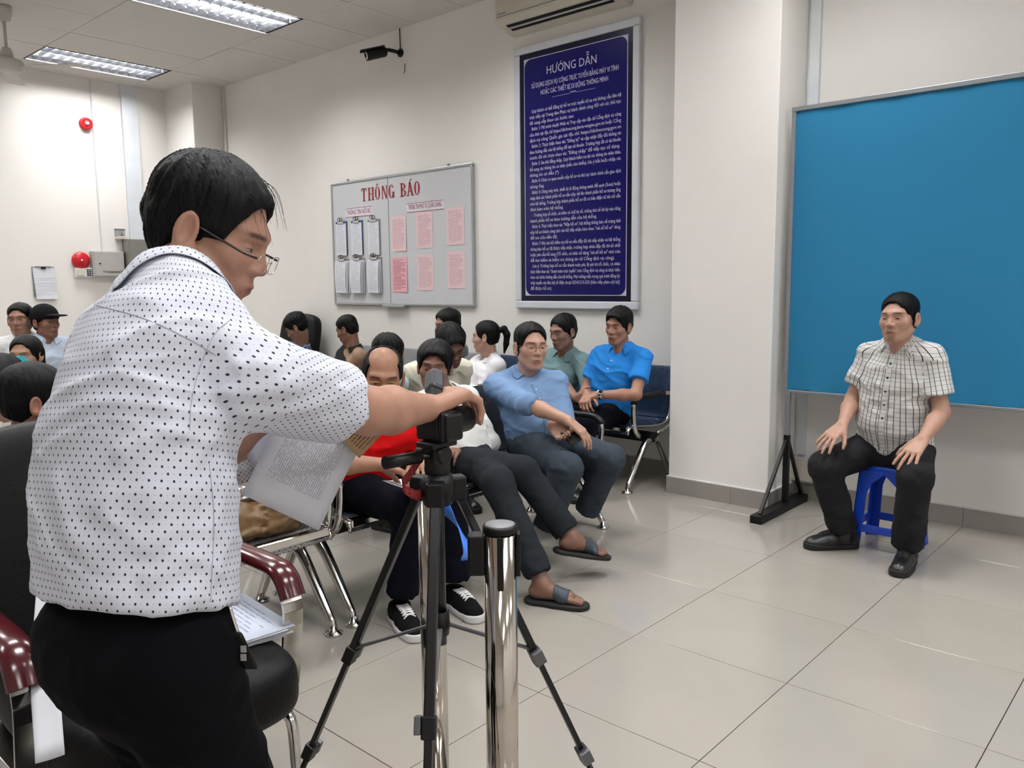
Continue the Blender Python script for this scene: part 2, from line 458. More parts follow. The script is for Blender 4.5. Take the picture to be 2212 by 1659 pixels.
# cable trunking and conduits on the walls
def trim(name, lo, hi, mat=TRUNK, bev=.003): 
    return tag(B().box(lo, hi, bev).build(name, mat), kind='structure')
trim('trim_1', (XL, 2.10, 1.90), (XL+.03, 2.275, HC))
trim('trim_2', (XL, 1.783, 1.76), (XL+.012, 1.80, HC), PLASTIC_W)
trim('trim_3', (-7.09, YB-.02, .1), (-7.065, YB, HC), PLASTIC_AC)
trim('trim_4', (-.35, YB-.025, 1.9), (-.288, YB, HC))
trim('trim_5', (-.345, YB-.025, .285), (-.30, YB, 1.9))
sb = thing('junction_box', 'small white wall box low behind the backdrop stand', 'junction box', (-.30, YB, .12))
W(B().box((-.378, YB-.05, .12), (-.20, YB, .272), .006), 'box_body', PLASTIC_W, sb)
W(B().box((-.372, YB-.056, .128), (-.206, YB-.05, .264), .002), 'cover_plate', PLASTIC_AC, sb)
# ------------------------------------------------------------------ information sign on the back wall
def wall_text(s, size, x, z, y, mat, parent, align='LEFT', bold=0.0, width=None, name='text_line'):
    me = text_mesh(s, size, align, .0004, bold, width)
    me.transform(Matrix(((1, 0, 0, x), (0, 0, -1, y), (0, 1, 0, z), (0, 0, 0, 1))))
    me.transform(root_inv(parent))
    return link(name, me, mat, parent)
SX0, SX1, SZ0, SZ1 = -2.683, -1.529, 1.170, 3.168
sign = thing('information_sign', 'tall blue framed wall sign covered in white instructions', 'sign', ((SX0+SX1)/2, YB, SZ0))
fw = .058
fr = B()
def frame_bar(b, a0, a1, axis, inner):
    pass
for (lo, hi) in (((SX0, YB-.032, SZ0), (SX1, YB, SZ0+fw)), ((SX0, YB-.032, SZ1-fw), (SX1, YB, SZ1)),
                 ((SX0, YB-.032, SZ0+fw), (SX0+fw, YB, SZ1-fw)), ((SX1-fw, YB-.032, SZ0+fw), (SX1, YB, SZ1-fw))):
    W(B().box(lo, hi, .008), 'frame', FRAMEW, sign)
ys = YB-.022
W(B().box((SX0+fw, ys, SZ0+fw), (SX1-fw, YB, SZ1-fw)), 'panel', SIGNDARK, sign)
ix0, ix1, iz0, iz1 = SX0+fw+.042, SX1-fw-.042, SZ0+fw+.042, SZ1-fw-.042
W(B().box((ix0, ys-.0008, iz0), (ix1, ys, iz1)), 'border', SIGNTXT, sign)
W(B().prism(rounded_rect(ix0+.006, iz0+.006, ix1-.006, iz1-.006, .06, 8), ys-.0016, ys-.0006, 'xz'), 'field', SIGNBLUE, sign)
yt = ys-.0022
cx_ = (SX0+SX1)/2
tw = ix1-ix0-.11; tx = ix0+.055
def SZ(py):  # height on the sign of a row read off its left side
    return py
wall_text('HƯỚNG DẪN', .085, cx_-.02, 2.925, yt, SIGNTXT, sign, 'CENTER', 0.0, .46)
wall_text('SỬ DỤNG DỊCH VỤ CÔNG TRỰC TUYẾN BẰNG MÁY VI TÍNH', .05, cx_, 2.845, yt, SIGNTXT, sign, 'CENTER', 0.0, .80)
wall_text('HOẶC CÁC THIẾT BỊ DI ĐỘNG THÔNG MINH', .05, cx_, 2.785, yt, SIGNTXT, sign, 'CENTER', 0.0, .62)
wall_text('————***————', .03, cx_, 2.745, yt, SIGNTXT, sign, 'CENTER', 0, .40)
LINES = [(1, 'Quý khách có thể đăng ký hồ sơ trực tuyến từ xa mà không cần liên hệ', 1), (0, 'trực tiếp tại Trung tâm Phục vụ hành chính công đối với các thủ tục', 1), (0, 'đã cung cấp theo các bước sau:', 0),
 (1, 'Bước 1: Mở trình duyệt Web và Truy cập vào địa chỉ Cổng dịch vụ công', 1), (0, 'của tỉnh tại địa chỉ https://dichvucong.baria-vungtau.gov.vn hoặc Cổng', 1), (0, 'dịch vụ công Quốc gia tại địa chỉ: https://dichvucong.gov.vn', 0),
 (1, 'Bước 2: Thực hiện thao tác "Đăng ký" và cập nhật đầy đủ thông tin', 1), (0, 'theo hướng dẫn của hệ thống để tạo tài khoản. Trường hợp đã có tài khoản', 1), (0, 'trước đó thì chọn thao tác "Đăng nhập" để tiếp tục sử dụng.', 0),
 (1, 'Bước 3: Sau khi đăng nhập, Quý khách kiểm tra lại các thông tin nhân thân,', 1), (0, 'bổ sung các thông tin cá nhân (nếu còn thiếu), lưu ý bắt buộc nhập các', 1), (0, 'thông tin có dấu (*)', 0),
 (1, 'Bước 4: Chọn cơ quan muốn nộp hồ sơ và thủ tục hành chính cần giao dịch', 1), (0, 'tương ứng.', 0),
 (1, 'Bước 5: Dùng máy tính, thiết bị di động thông minh để quét (Scan) hoặc', 1), (0, 'chụp ảnh các thành phần hồ sơ cần nộp; tải lên thành phần hồ sơ tương ứng', 1), (0, 'trên hệ thống. Trường hợp thành phần hồ sơ đã có bản điện tử thì chỉ cần', 1), (0, 'đính kèm trên hệ thống.', 0),
 (1, '- Trường hợp tổ chức, cá nhân có chữ ký số, chứng thư số thì ký vào từng', 1), (0, 'thành phần hồ sơ theo hướng dẫn của hệ thống.', 0),
 (1, 'Bước 6: Thực hiện thao tác "Nộp hồ sơ"; hệ thống thông báo về trạng thái', 1), (0, 'nộp hồ sơ thành công chờ cán bộ tiếp nhận kèm theo "mã số hồ sơ" dùng', 1), (0, 'để tra cứu tiến độ.', 0),
 (1, 'Bước 7: Khi cán bộ kiểm tra hồ sơ nếu đầy đủ thì tiếp nhận và hệ thống', 1), (0, 'thông báo hồ sơ đã được tiếp nhận, trường hợp chưa đầy đủ thì từ chối', 1), (0, 'hoặc yêu cầu bổ sung (Tổ chức, cá nhân sử dụng "mã số hồ sơ" như trên', 1), (0, 'để tìm kiếm và kiểm tra thông tin từ Cổng dịch vụ công).', 0),
 (1, 'Lưu ý: Trường hợp hồ sơ cần thanh toán phí, lệ phí thì tổ chức, cá nhân', 1), (0, 'thực hiện thao tác "thanh toán trực tuyến" trên Cổng dịch vụ công và thực hiện', 1), (0, 'theo các bước hướng dẫn của hệ thống. Mọi vướng mắc trong quá trình đăng ký', 1), (0, 'trực tuyến xin liên hệ số điện thoại 02543.515.555 (bấm tiếp phím nội bộ)', 1), (0, 'để được hỗ trợ.', 0)]
z = 2.663; dz = (2.663-1.315)/(len(LINES)-1)
for ind, s_, full in LINES:
    x_ = tx+(.02 if ind else 0); wd = tw-(.02 if ind else 0)
    wall_text(s_, .0355, x_, z, yt, SIGNTXT, sign, 'LEFT', 0.0, wd if full else min(wd, .0142*len(s_)))
    z -= dz

# ------------------------------------------------------------------ notice board
BX0, BX1, BZ0, BZ1 = -5.111, -3.149, 1.176, 2.362
board = thing('notice_board', 'white double notice board with aluminium frame and red heading', 'notice board', ((BX0+BX1)/2, YB, BZ0))
bxm = -4.243; yb = YB-.022
for x0, x1 in ((BX0+.02, bxm-.002), (bxm+.002, BX1-.02)):
    W(B().box((x0, yb, BZ0+.02), (x1, YB, BZ1-.02)), 'panel', BOARDW, board)
for lo, hi in (((BX0, YB-.03, BZ0), (BX1, YB, BZ0+.022)), ((BX0, YB-.03, BZ1-.022), (BX1, YB, BZ1)), ((BX0, YB-.03, BZ0+.022), (BX0+.022, YB, BZ1-.022)), ((BX1-.022, YB-.03, BZ0+.022), (BX1, YB, BZ1-.022))):
    W(B().box(lo, hi, .004), 'frame', ALU, board)
W(B().box((bxm-.004, YB-.0235, BZ0+.02), (bxm+.004, YB-.02, BZ1-.02)), 'joint_strip', GREYSTEEL, board)
W(B().box((-4.33, YB-.06, BZ0-.018), (-4.02, YB-.005, BZ0+.006), .004), 'pen_tray', ALU, board)
for x in (-4.85, -3.45): W(B().box((x-.01, YB-.02, BZ1), (x+.01, YB-.005, BZ1+.022), .003), 'hanger', GREYSTEEL, board)
def serif_word(word, x, z, h, adv, y, mat, parent):
    """heading capitals drawn with thick stems, thin hairlines and serifs"""
    t_, th = h*.17, h*.055
    for ch in word:
        b = B(); w_ = h*.62
        def R_(x0, z0, x1, z1): b.box((x+x0, y-.003, z+z0), (x+x1, y, z+z1))
        def stem(xc, z0=0, z1=h, tt=t_, sf=True):
            R_(xc-tt/2, z0, xc+tt/2, z1)
            if sf:
                for zz in (z0, z1-th): R_(xc-tt*.95, zz, xc+tt*.95, zz+th)
        def arc(xc, zc, rx, rz, a0, a1, to, ti):
            n = 18; o_ = []; i_ = []
            for k in range(n+1):
                a = math.radians(a0+(a1-a0)*k/n); fx = abs(math.cos(a))
                tk = ti+(to-ti)*fx
                o_.append((x+xc+rx*math.cos(a), z+zc+rz*math.sin(a))); i_.append((x+xc+(rx-tk)*math.cos(a), z+zc+(rz-ti)*math.sin(a)))
            for k in range(n):
                b.prism([o_[k], o_[k+1], i_[k+1], i_[k]], y-.003, y, 'xz')
        if ch == 'T': stem(w_/2); R_(0, h-th, w_, h); R_(0, h-h*.24, th, h); R_(w_-th, h-h*.24, w_, h)
        elif ch == 'H': stem(t_); stem(w_); R_(t_, h*.48, w_, h*.48+th); w_ += t_*.5
        elif ch in 'OÔ': arc(w_/2, h/2, w_/2, h/2, 0, 360, t_*1.05, th)
        elif ch == 'N':
            stem(th*2, tt=th*1.3); stem(w_, tt=th*1.3)
            b.prism([(x+th*1.3, z+h), (x+th*1.3+t_, z+h), (x+w_+th*.6, z), (x+w_-t_*.55, z)], y-.003, y, 'xz'); w_ += t_*.4
        elif ch == 'G': arc(w_/2, h/2, w_/2, h/2, 35, 330, t_*1.05, th); stem(w_*.92, 0, h*.45, sf=False); R_(w_*.6, h*.45-th, w_*1.1, h*.45)
        elif ch == 'B':
            stem(t_); arc(t_, h*.75, w_*.72, h*.25, -90, 90, t_, th); arc(t_, h*.25, w_*.82, h*.26, -90, 90, t_, th)
        elif ch in 'AÁ':
            b.prism([(x+w_*.5-th, z+h), (x+w_*.5+th, z+h), (x+th*2, z), (x+th, z)], y-.003, y, 'xz')
            b.prism([(x+w_*.5-t_*.55, z+h), (x+w_*.5+t_*.45, z+h), (x+w_+t_*.3, z), (x+w_-t_*.7, z)], y-.003, y, 'xz')
            R_(w_*.22, h*.3, w_*.8, h*.3+th); R_(-th, 0, th*3.4, th); R_(w_-t_, 0, w_+t_*.6, th)
        if ch == 'Ô':
            b.prism([(x+w_*.25, z+h*1.06), (x+w_*.5, z+h*1.24), (x+w_*.75, z+h*1.06), (x+w_*.66, z+h*1.06), (x+w_*.5, z+h*1.16), (x+w_*.34, z+h*1.06)], y-.003, y, 'xz')
        if ch == 'Á': b.prism([(x+w_*.45, z+h*1.05), (x+w_*.7, z+h*1.25), (x+w_*.82, z+h*1.22), (x+w_*.54, z+h*1.05)], y-.003, y, 'xz')
        if b.v: W(b, 'letter', mat, parent)
        x += w_+adv if ch != ' ' else h*.45
serif_word('THÔNG', -4.63, 2.155, .118, .022, yb-.0005, REDTXT, board)
serif_word('BÁO', -4.07, 2.155, .118, .022, yb-.0005, REDTXT, board)
def caption(x0, x1, z0, z1, s_, txt_mat):
    W(B().box((x0, yb-.002, z0), (x1, yb, z1)), 'caption_strip', PAPER, board)
    for (a, b_) in (((x0, z0), (x1, z0)), ((x0, z1), (x1, z1)), ((x0, z0), (x0, z1)), ((x1, z0), (x1, z1))):
        W(B().bar((a[0], yb-.0023, a[1]), (b_[0], yb-.0023, b_[1]), .001, .004), 'caption_border', txt_mat, board)
    wall_text(s_, .062, (x0+x1)/2, z0+.022, yb-.0028, txt_mat, board, 'CENTER', 0.0, (x1-x0)*.9)
CAPRED = M('crimson_lettering', (150, 26, 62), .5)
caption(-4.885, -4.475, 2.02, 2.10, 'THÔNG TIN NỘI BỘ', CAPRED)
caption(-3.985, -3.505, 2.01, 2.085, 'THÔNG TIN PHỤC VỤ QUẦN CHÚNG', CAPRED)
CLIPB = M('clipboard_blue', (52, 84, 118), .5)
def clipboard(x, z, y, wd, hgt, bmat, label, sheets, dx, skew=0.0, axis='y'):
    """board hanging on the wall with a wire clip and a wad of sheets; x, z = top-left of the sheet"""
    t = thing('clipboard', label, 'clipboard', (x+wd/2, y, z-hgt), 0, 'clipboards of notices')
    W(B().box((x, y-.006, z-hgt), (x+wd, y, z)), 'backing', bmat, t)
    for k in range(sheets):
        o_ = dx*(1-k/max(1, sheets-1)) if sheets > 1 else 0
        yy = y-.008-.006*k
        n = 6; P = [[(x+.004-o_*.0+skew*k*.2-.004*k, yy-.012*math.sin(math.pi*i/n)*(k/sheets)-.001, z-.02-(hgt-.02)*i/n), (x+wd-.012+o_*.6-.004*k, yy-.012*math.sin(math.pi*i/n)*(k/sheets)-.001-(.012*i/n if k else 0), z-.02-(hgt-.015)*i/n)] for i in range(n+1)]
        W(B().grid(P), 'sheet', PRINT_W if k == sheets-1 else PAPER, t)
    ym = y-.012-.006*sheets
    W(B().box((x+wd*.25, ym, z-.022), (x+wd*.75, y-.002, z+.006), .003), 'clip_bar', CHROME, t)
    for s in (-1, 1):
        pts = [(x+wd*.5+s*.014+.026*math.cos(a)*.9, ym-.002, z+.018+.017*math.sin(a)) for a in np.linspace(0, 2*math.pi, 13)]
        W(B().tube(pts, .003, 6, False), 'clip_loop', BLACKP, t)
    return t
ycb = YB-.024
ord_ = ['left', 'middle', 'right']
for k, px_ in enumerate((-5.045, -4.80, -4.545)):
    clipboard(px_, 1.985-.004*k, ycb, .178, .325, CLIPB if k < 2 else GREYSTEEL, f'clipboard at the {ord_[k]} of the upper row under the red heading', 1, .0)
for k, px_ in enumerate((-5.035, -4.79, -4.535)):
    clipboard(px_, 1.625, ycb, .178, .33, GREYSTEEL, f'thick clipboard at the {ord_[k]} of the lower row on the notice board', (3, 4, 3)[k], (.05, .03, .02)[k], (-.05, -.01, -.02)[k])
for r_, z_ in enumerate((1.985, 1.615)):
    for k, x_ in enumerate((-4.215, -3.865, -3.475)):
        hgt = .315; wd = .215
        b = B().grid([[(x_, yb-.0015, z_+.015*k-hgt*i/5), (x_+wd*.5, yb-.004, z_+.015*k-hgt*i/5), (x_+wd, yb-.002-.006*(k == 0)*(i/5), z_+.015*k-hgt*i/5)] for i in range(6)])
        o = solo(b, 'notice_sheet', PRINT_P2 if (r_ == 1 and k == 0) else PRINT_P, f'pink printed notice at the {ord_[k]} of the {"upper" if r_ == 0 else "lower"} row on the white board', 'notice', (x_+wd/2, yb, z_-hgt), 'pink notices')

# ------------------------------------------------------------------ air conditioner
ac = thing('air_conditioner', 'cream split air conditioner above the blue sign', 'air conditioner', (-2.15, YB, 3.257))
ax0, ax1 = -2.69, -1.612
prof = [(YB, 3.257), (2.90, 3.258), (2.765, 3.30), (2.742, 3.33), (2.735, 3.42), (2.745, 3.52), (2.78, 3.565), (2.84, 3.575), (YB, 3.575)]
W(B().prism(prof, ax0, ax1, 'yz'), 'casing', PLASTIC_AC, ac)
def ac_pt(f, off): # along the sloping lip from front (0) to back (1)
    y = 2.765+(2.90-2.765)*f; z_ = 3.30+(3.258-3.30)*f
    return y, z_-off
for f0, f1 in ((.08, .30), (.40, .66)):
    (y0, z0), (y1, z1) = ac_pt(f0, .0012), ac_pt(f1, .0012)
    W(B().add([(ax0+.07, y0, z0), (ax1-.07, y0, z0), (ax1-.07, y1, z1), (ax0+.07, y1, z1)], [(0, 1, 2, 3)]), 'air_slot', DARK, ac)
(y0, z0), (y1, z1) = ac_pt(.31, .004), ac_pt(.40, .006)
W(B().bar((ax0+.06, (y0+y1)/2, (z0+z1)/2), (ax1-.06, (y0+y1)/2, (z0+z1)/2), .014, .006), 'vane', PLASTIC_W, ac)
W(B().box((ax0+.01, 2.7335, 3.352), (ax1-.01, 2.742, 3.355)), 'panel_seam', GREYSTEEL, ac)
W(B().box((ax0+.02, 2.7325, 3.372), (ax0+.10, 2.742, 3.376)), 'badge', GREYSTEEL, ac)
for x in (ax0-.004, ax1): W(B().prism([(YB, 3.262), (2.77, 3.30), (2.745, 3.34), (2.745, 3.50), (2.80, 3.56), (YB, 3.57)], x, x+.004, 'yz'), 'end_cap', PLASTIC_W, ac)

# ------------------------------------------------------------------ security camera
cc = thing('security_camera', 'black bullet security camera high on the back wall', 'security camera', (-4.04, YB, 3.36))
W(B().lathe([(.036, 0), (.036, .014), (.02, .022)], (-4.04, YB, 3.40), (0, -1, 0), 20), 'wall_mount', BLACKP, cc)
W(B().tube(bez([(-4.04, YB-.02, 3.40), (-4.05, YB-.08, 3.405), (-4.10, YB-.12, 3.415), (-4.14, YB-.14, 3.405)], 10), .016, 10), 'arm', BLACKP, cc)
ca, cb_ = V(-4.10, YB-.115, 3.405), V(-4.185, YB-.30, 3.345); cdv = nrm(cb_-ca)
W(B().lathe([(.0, 0), (.034, .002), (.045, .02), (.047, .16), (.048, .19), (.042, .19)], ca, cdv, 20), 'body', BLACKP, cc)
W(B().lathe([(.041, .187), (.03, .193), (.0, .193)], ca, cdv, 20), 'lens_ring', CHROME, cc)
W(B().lathe([(.02, .195), (.014, .201), (.0, .203)], ca, cdv, 16), 'lens', DARK, cc)
sd = nrm(np.cross(cdv, V(0, 0, 1))); up_ = np.cross(sd, cdv)
W(B().grid([[ca+cdv*t+sd*(.054*math.sin(a))+up_*(.054*math.cos(a)) for a in np.linspace(-.9, .9, 7)] for t in (.01, .12, .225)]), 'sunshade', BLACKM, cc)
W(B().tube([(-4.04, YB-.006, 3.43), (-4.042, YB-.006, 3.52), (-4.046, YB-.006, HC)], .004, 6), 'cable', BLACKP, cc)
W(B().tube(bez([(-3.99, YB-.004, 3.30), (-3.985, YB-.006, 3.26), (-4.0, YB-.004, 3.22)], 6), .003, 6), 'loose_wire', BLACKP, cc)

# ------------------------------------------------------------------ left wall: siren, bell, boxes, clipboard
xl = XL
sr = thing('alarm_siren', 'round red alarm siren high on the left wall', 'alarm', (xl, 1.711, 3.07))
W(B().lathe([(.066, 0), (.066, .04), (.055, .052), (.045, .046), (.03, .05), (0, .052)], (xl, 1.711, 3.128), (1, 0, 0), 28), 'dome', REDP, sr)
W(B().lathe([(.022, .046), (.018, .07), (0, .076)], (xl, 1.711, 3.128), (1, 0, 0), 16), 'strobe', PLASTIC_W, sr)
bl = thing('fire_bell', 'red fire alarm bell above the wall telephone', 'bell', (xl, 1.575, 1.57))
W(B().lathe([(.03, 0), (.03, .02)], (xl, 1.555, 1.662), (1, 0, 0), 16), 'backplate', GREYSTEEL, bl)
W(B().lathe([(.094, .02), (.092, .036), (.078, .05), (.05, .06), (.0, .064)], (xl, 1.555, 1.662), (1, 0, 0), 28), 'gong', REDP, bl)
W(B().lathe([(.013, .06), (.013, .068), (0, .07)], (xl, 1.555, 1.662), (1, 0, 0), 12), 'centre_bolt', CHROME, bl)
ph = thing('wall_telephone', 'grey keypad unit under the red bell', 'telephone', (xl, 1.58, 1.49))
W(B().box((xl, 1.485, 1.482), (xl+.045, 1.68, 1.585), .008), 'phone_body', PLASTIC_W, ph)
W(B().box((xl+.045, 1.50, 1.50), (xl+.055, 1.575, 1.57), .004), 'handset', PLASTIC_AC, ph)
for a in range(3):
    for c in range(4):
        W(B().box((xl+.045, 1.602+.024*a, 1.497+.02*c), (xl+.05, 1.618+.024*a, 1.509+.02*c)), 'key', BLACKP, ph)
cb = thing('alarm_panel_box', 'pale grey control box with black lettering beside the red bell', 'control box', (xl, 1.83, 1.485))
W(B().box((xl, 1.655, 1.487), (xl+.09, 1.992, 1.765), .004), 'casing', M('control_box_grey', (176, 174, 172), .5), cb)
W(B().box((xl+.09, 1.672, 1.497), (xl+.096, 1.985, 1.758), .002), 'door_panel', M('control_box_door', (182, 180, 178), .5), cb)
W(B().lathe([(.008, 0), (.008, .008), (0, .009)], (xl+.096, 1.725, 1.63), (1, 0, 0), 12), 'lock', BLACKP, cb)
me = text_mesh('nanpowerX', .042, 'LEFT', .0005, .001, .18); me.transform(Matrix(((0, 0, 1, xl+.0975), (1, 0, 0, 1.785), (0, 1, 0, 1.53), (0, 0, 0, 1)))); me.transform(root_inv(cb))
link('lettering', me, BLACKP, cb)
W(B().lathe([(.014, 0), (.014, .0008)], (xl+.0965, 1.765, 1.545), (1, 0, 0), 14), 'emblem', GREYSTEEL, cb)
W(B().box((xl, 1.997, 1.50), (xl+.07, 2.012, 1.76)), 'side_gap', DARK, cb)
GREYBOX = M('switch_box_grey', (128, 127, 122), .5)
eb = thing('switch_box', 'large dark grey electrical cabinet with yellow warning sticker', 'electrical box', (xl, 2.25, 1.30))
W(B().box((xl, 2.015, 1.30), (xl+.16, 2.50, 1.905), .004), 'cabinet', GREYBOX, eb)
W(B().box((xl+.16, 2.03, 1.31), (xl+.168, 2.49, 1.895), .002), 'door_panel', GREYBOX, eb)
W(B().box((xl+.1685, 2.075, 1.655), (xl+.170, 2.125, 1.70)), 'warning_sticker', M('warning_yellow', (214, 160, 40), .5), eb)
W(B().box((xl+.17, 2.098, 1.668), (xl+.1705, 2.103, 1.692)), 'warning_mark', BLACKP, eb)
W(B().box((xl+.168, 2.09, 1.53), (xl+.182, 2.11, 1.635), .004), 'handle', CHROME, eb)
fl = thing('flow_switch', 'small clear topped unit on the electrical cabinet', 'switch unit', (xl, 1.98, 1.90))
W(B().box((xl, 1.945, 1.905), (xl+.07, 2.035, 1.94), .004), 'unit_base', PLASTIC_AC, fl)
W(B().box((xl, 1.945, 1.942), (xl+.065, 2.032, 2.012), .006), 'clear_cover', M('smoky_cover', (160, 164, 168), .2), fl)
W(B().box((xl, 1.94, 2.012), (xl+.07, 2.036, 2.02)), 'lid', GREYSTEEL, fl)
W(B().lathe([(.007, 0), (.005, .03), (0, .032)], (xl+.067, 1.992, 1.945), (0, 0, 1), 10), 'brass_contact', M('brass', (150, 98, 40), .35, metal=.8), fl)
t = thing('clipboard', 'clipboard hanging alone on the left wall', 'clipboard', (xl, 1.18, 1.25))
W(B().box((xl, 1.07, 1.275), (xl+.012, 1.285, 1.592)), 'backing', GREYSTEEL, t)
W(B().grid([[(xl+.014+.02*(i/6)**2, 1.075+.002*i, 1.583-.055*i), (xl+.014+.022*(i/6)**2, 1.283+.002*i, 1.583-.055*i)] for i in range(7)]), 'sheet', PRINT_W, t)
W(B().box((xl+.002, 1.10, 1.585), (xl+.02, 1.255, 1.597)), 'clip_bar', GREYSTEEL, t)
W(B().box((xl+.012, 1.155, 1.568), (xl+.026, 1.20, 1.59), .003), 'clip', BLACKP, t)

# ------------------------------------------------------------------ ceiling fan
fp = at(6, 12, Z=HC-.0); fx, fy = fp[0], fp[1]
FANM = M('fan_white', (196, 194, 190), .45)
fan = thing('ceiling_fan', 'white ceiling fan hanging in the top left corner', 'ceiling fan', (fx, fy, 3.12))
W(B().lathe([(.06, HC-.0), (.062, HC-.05), (.045, HC-.11), (.02, HC-.125)], (fx, fy, 0), (0, 0, 1), 20), 'canopy', FANM, fan)
W(B().tube([(fx, fy, HC-.1), (fx, fy, 3.26)], .013, 10), 'rod', FANM, fan)
W(B().lathe([(.0, 3.29), (.03, 3.285), (.045, 3.25), (.05, 3.20)], (fx, fy, 0), (0, 0, 1), 20), 'rod_cover', FANM, fan)
W(B().lathe([(.06, 3.205), (.115, 3.185), (.13, 3.15), (.11, 3.115), (.05, 3.10), (0, 3.10)], (fx, fy, 0), (0, 0, 1), 28), 'motor', FANM, fan)
for k in range(3):
    a = math.radians(38+120*k); d_ = V(math.cos(a), math.sin(a), 0); s_ = V(-d_[1], d_[0], .10)
    c0 = V(fx, fy, 3.135)
    W(B().bar(c0+d_*.10, c0+d_*.20, .03, .006), 'blade_arm', FANM, fan)
    W(B().add([c0+d_*.17-s_*.05, c0+d_*.62-s_*.068, c0+d_*.63, c0+d_*.62+s_*.068, c0+d_*.17+s_*.05, c0+d_*.17-s_*.05+V(0, 0, .004), c0+d_*.62-s_*.068+V(0, 0, .004), c0+d_*.63+V(0, 0, .004), c0+d_*.62+s_*.068+V(0, 0, .004), c0+d_*.17+s_*.05+V(0, 0, .004)],
               [(0, 1, 2, 3, 4), (5, 6, 7, 8, 9), (0, 1, 6, 5), (1, 2, 7, 6), (2, 3, 8, 7), (3, 4, 9, 8), (4, 0, 5, 9)]), 'blade', FANM, fan)
# ------------------------------------------------------------------ blue backdrop on its stand
SCX0, SCX1, SCY, SCZ0, SCZ1 = -.323, 1.72, 2.663, .708, 2.342
bd = thing('backdrop_stand', 'large blue cloth backdrop in a grey frame behind the blue stool', 'backdrop', ((SCX0+SCX1)/2, SCY, 0))
n, mm_ = 60, 30; P = []
for i in range(n+1):
    row = []
    for j in range(mm_+1):
        x = SCX0+.024+(SCX1-SCX0-.048)*i/n; v = j/mm_
        z = SCZ0+.012+(SCZ1-SCZ0-.03)*v
        if j == 0: z += .012*abs(math.sin(i*.55))*abs(math.sin(i*.21+1))
        y = SCY-.004+.0022*math.sin(i*.7+v*3)+.006*math.exp(-v*22)*math.sin(i*.9+.6*math.sin(i*.37))
        row.append((x, y, z))
    P.append(row)
W(B().grid(P), 'cloth', BLUECLOTH, bd)
W(B().box((SCX0+.01, SCY+.004, SCZ0+.02), (SCX1-.01, SCY+.016, SCZ1-.02)), 'backing_board', GREYSTEEL, bd)
FR = M('backdrop_frame_grey', (148, 152, 158), .4, metal=.4)
for lo, hi in (((SCX0, SCY-.016, SCZ1-.026), (SCX1, SCY+.018, SCZ1)), ((SCX0, SCY-.012, SCZ0), (SCX1, SCY+.018, SCZ0+.018)), ((SCX0, SCY-.014, SCZ0), (SCX0+.024, SCY+.018, SCZ1-.026)), ((SCX1-.024, SCY-.014, SCZ0), (SCX1, SCY+.018, SCZ1-.026))):
    W(B().box(lo, hi, .003), 'frame', FR, bd)
for xx in (SCX0+.028, SCX1-.028):
    W(B().box((xx-.014, SCY-.014, .40), (xx+.014, SCY+.014, SCZ0), .002), 'post', FR, bd)
    W(B().box((xx-.016, SCY-.016, .05), (xx+.016, SCY+.016, .455), .002), 'post_sleeve', BLACKM, bd)
    W(B().box((xx-.035, SCY-.40, .0), (xx+.035, SCY+.262, .046), .004), 'foot', BLACKM, bd)
    for s in (-1, 1):
        W(B().bar((xx, SCY+s*.016, .42), (xx, SCY+s*(.235 if s > 0 else .345), .045), .018, .018, (1, 0, 0)), 'brace', BLACKM, bd)

# ------------------------------------------------------------------ blue plastic stool
def plastic_stool(cx, cy, label):
    t = thing('plastic_stool', label, 'stool', (cx, cy, 0))
    hb, ht, H = .150, .118, .432
    top = rounded_rect(-ht, -ht, ht, ht, .05, 5); P = []
    for s_, z in ((.90, H-.004), (.97, H-.006), (1.0, H-.016), (1.02, H-.05)):
        P.append([(x*s_, y*s_, z) for x, y in top]+[(top[0][0]*s_, top[0][1]*s_, z)])
    b = B().grid(P); b.add([(x*.9, y*.9, H-.004) for x, y in top], [tuple(range(len(top)))])
    b.build('seat_top', STOOLM, t)
    for sx in (-1, 1):
        for sy in (-1, 1):
            b = B()
            # angle-section leg: two tapered plates meeting at the outer corner, arching into the seat skirt
            for ax in (0, 1):
                prof = [(0.0, .0), (.05, .0), (.052, .10), (.05, .28), (.066, .335), (.118, .385), (.118, H-.03), (0, H-.03)]
                v0 = []
                for u, z in prof:
                    k = z/H; ex = hb+(ht*1.02-hb)*k
                    p = [sx*ex, sy*ex]; p[ax] -= (sx if ax == 0 else sy)*u
                    q = list(p); o_ = 1-ax; q[o_] -= (sx if o_ == 0 else sy)*.006
                    v0.append(((p[0], p[1], z), (q[0], q[1], z)))
                nn = len(v0)
                b.add([a for a, _ in v0]+[c for _, c in v0], [tuple(range(nn)), tuple(range(nn, 2*nn))]+[(i, (i+1) % nn, nn+(i+1) % nn, nn+i) for i in range(nn)])
            b.build('leg', STOOLM, t)
    ex = hb+(ht-hb)*.24
    for s in (-1, 1):
        B().box((-ex+.04, s*ex-.006, .085), (ex-.04, s*ex+.006, .125), .003).build('crossbar', STOOLM, t)
        B().box((s*ex-.006, -ex+.04, .085), (s*ex+.006, ex-.04, .125), .003).build('crossbar', STOOLM, t)
    return t
plastic_stool(.39, 2.365, 'blue plastic stool under the seated man in front of the backdrop')

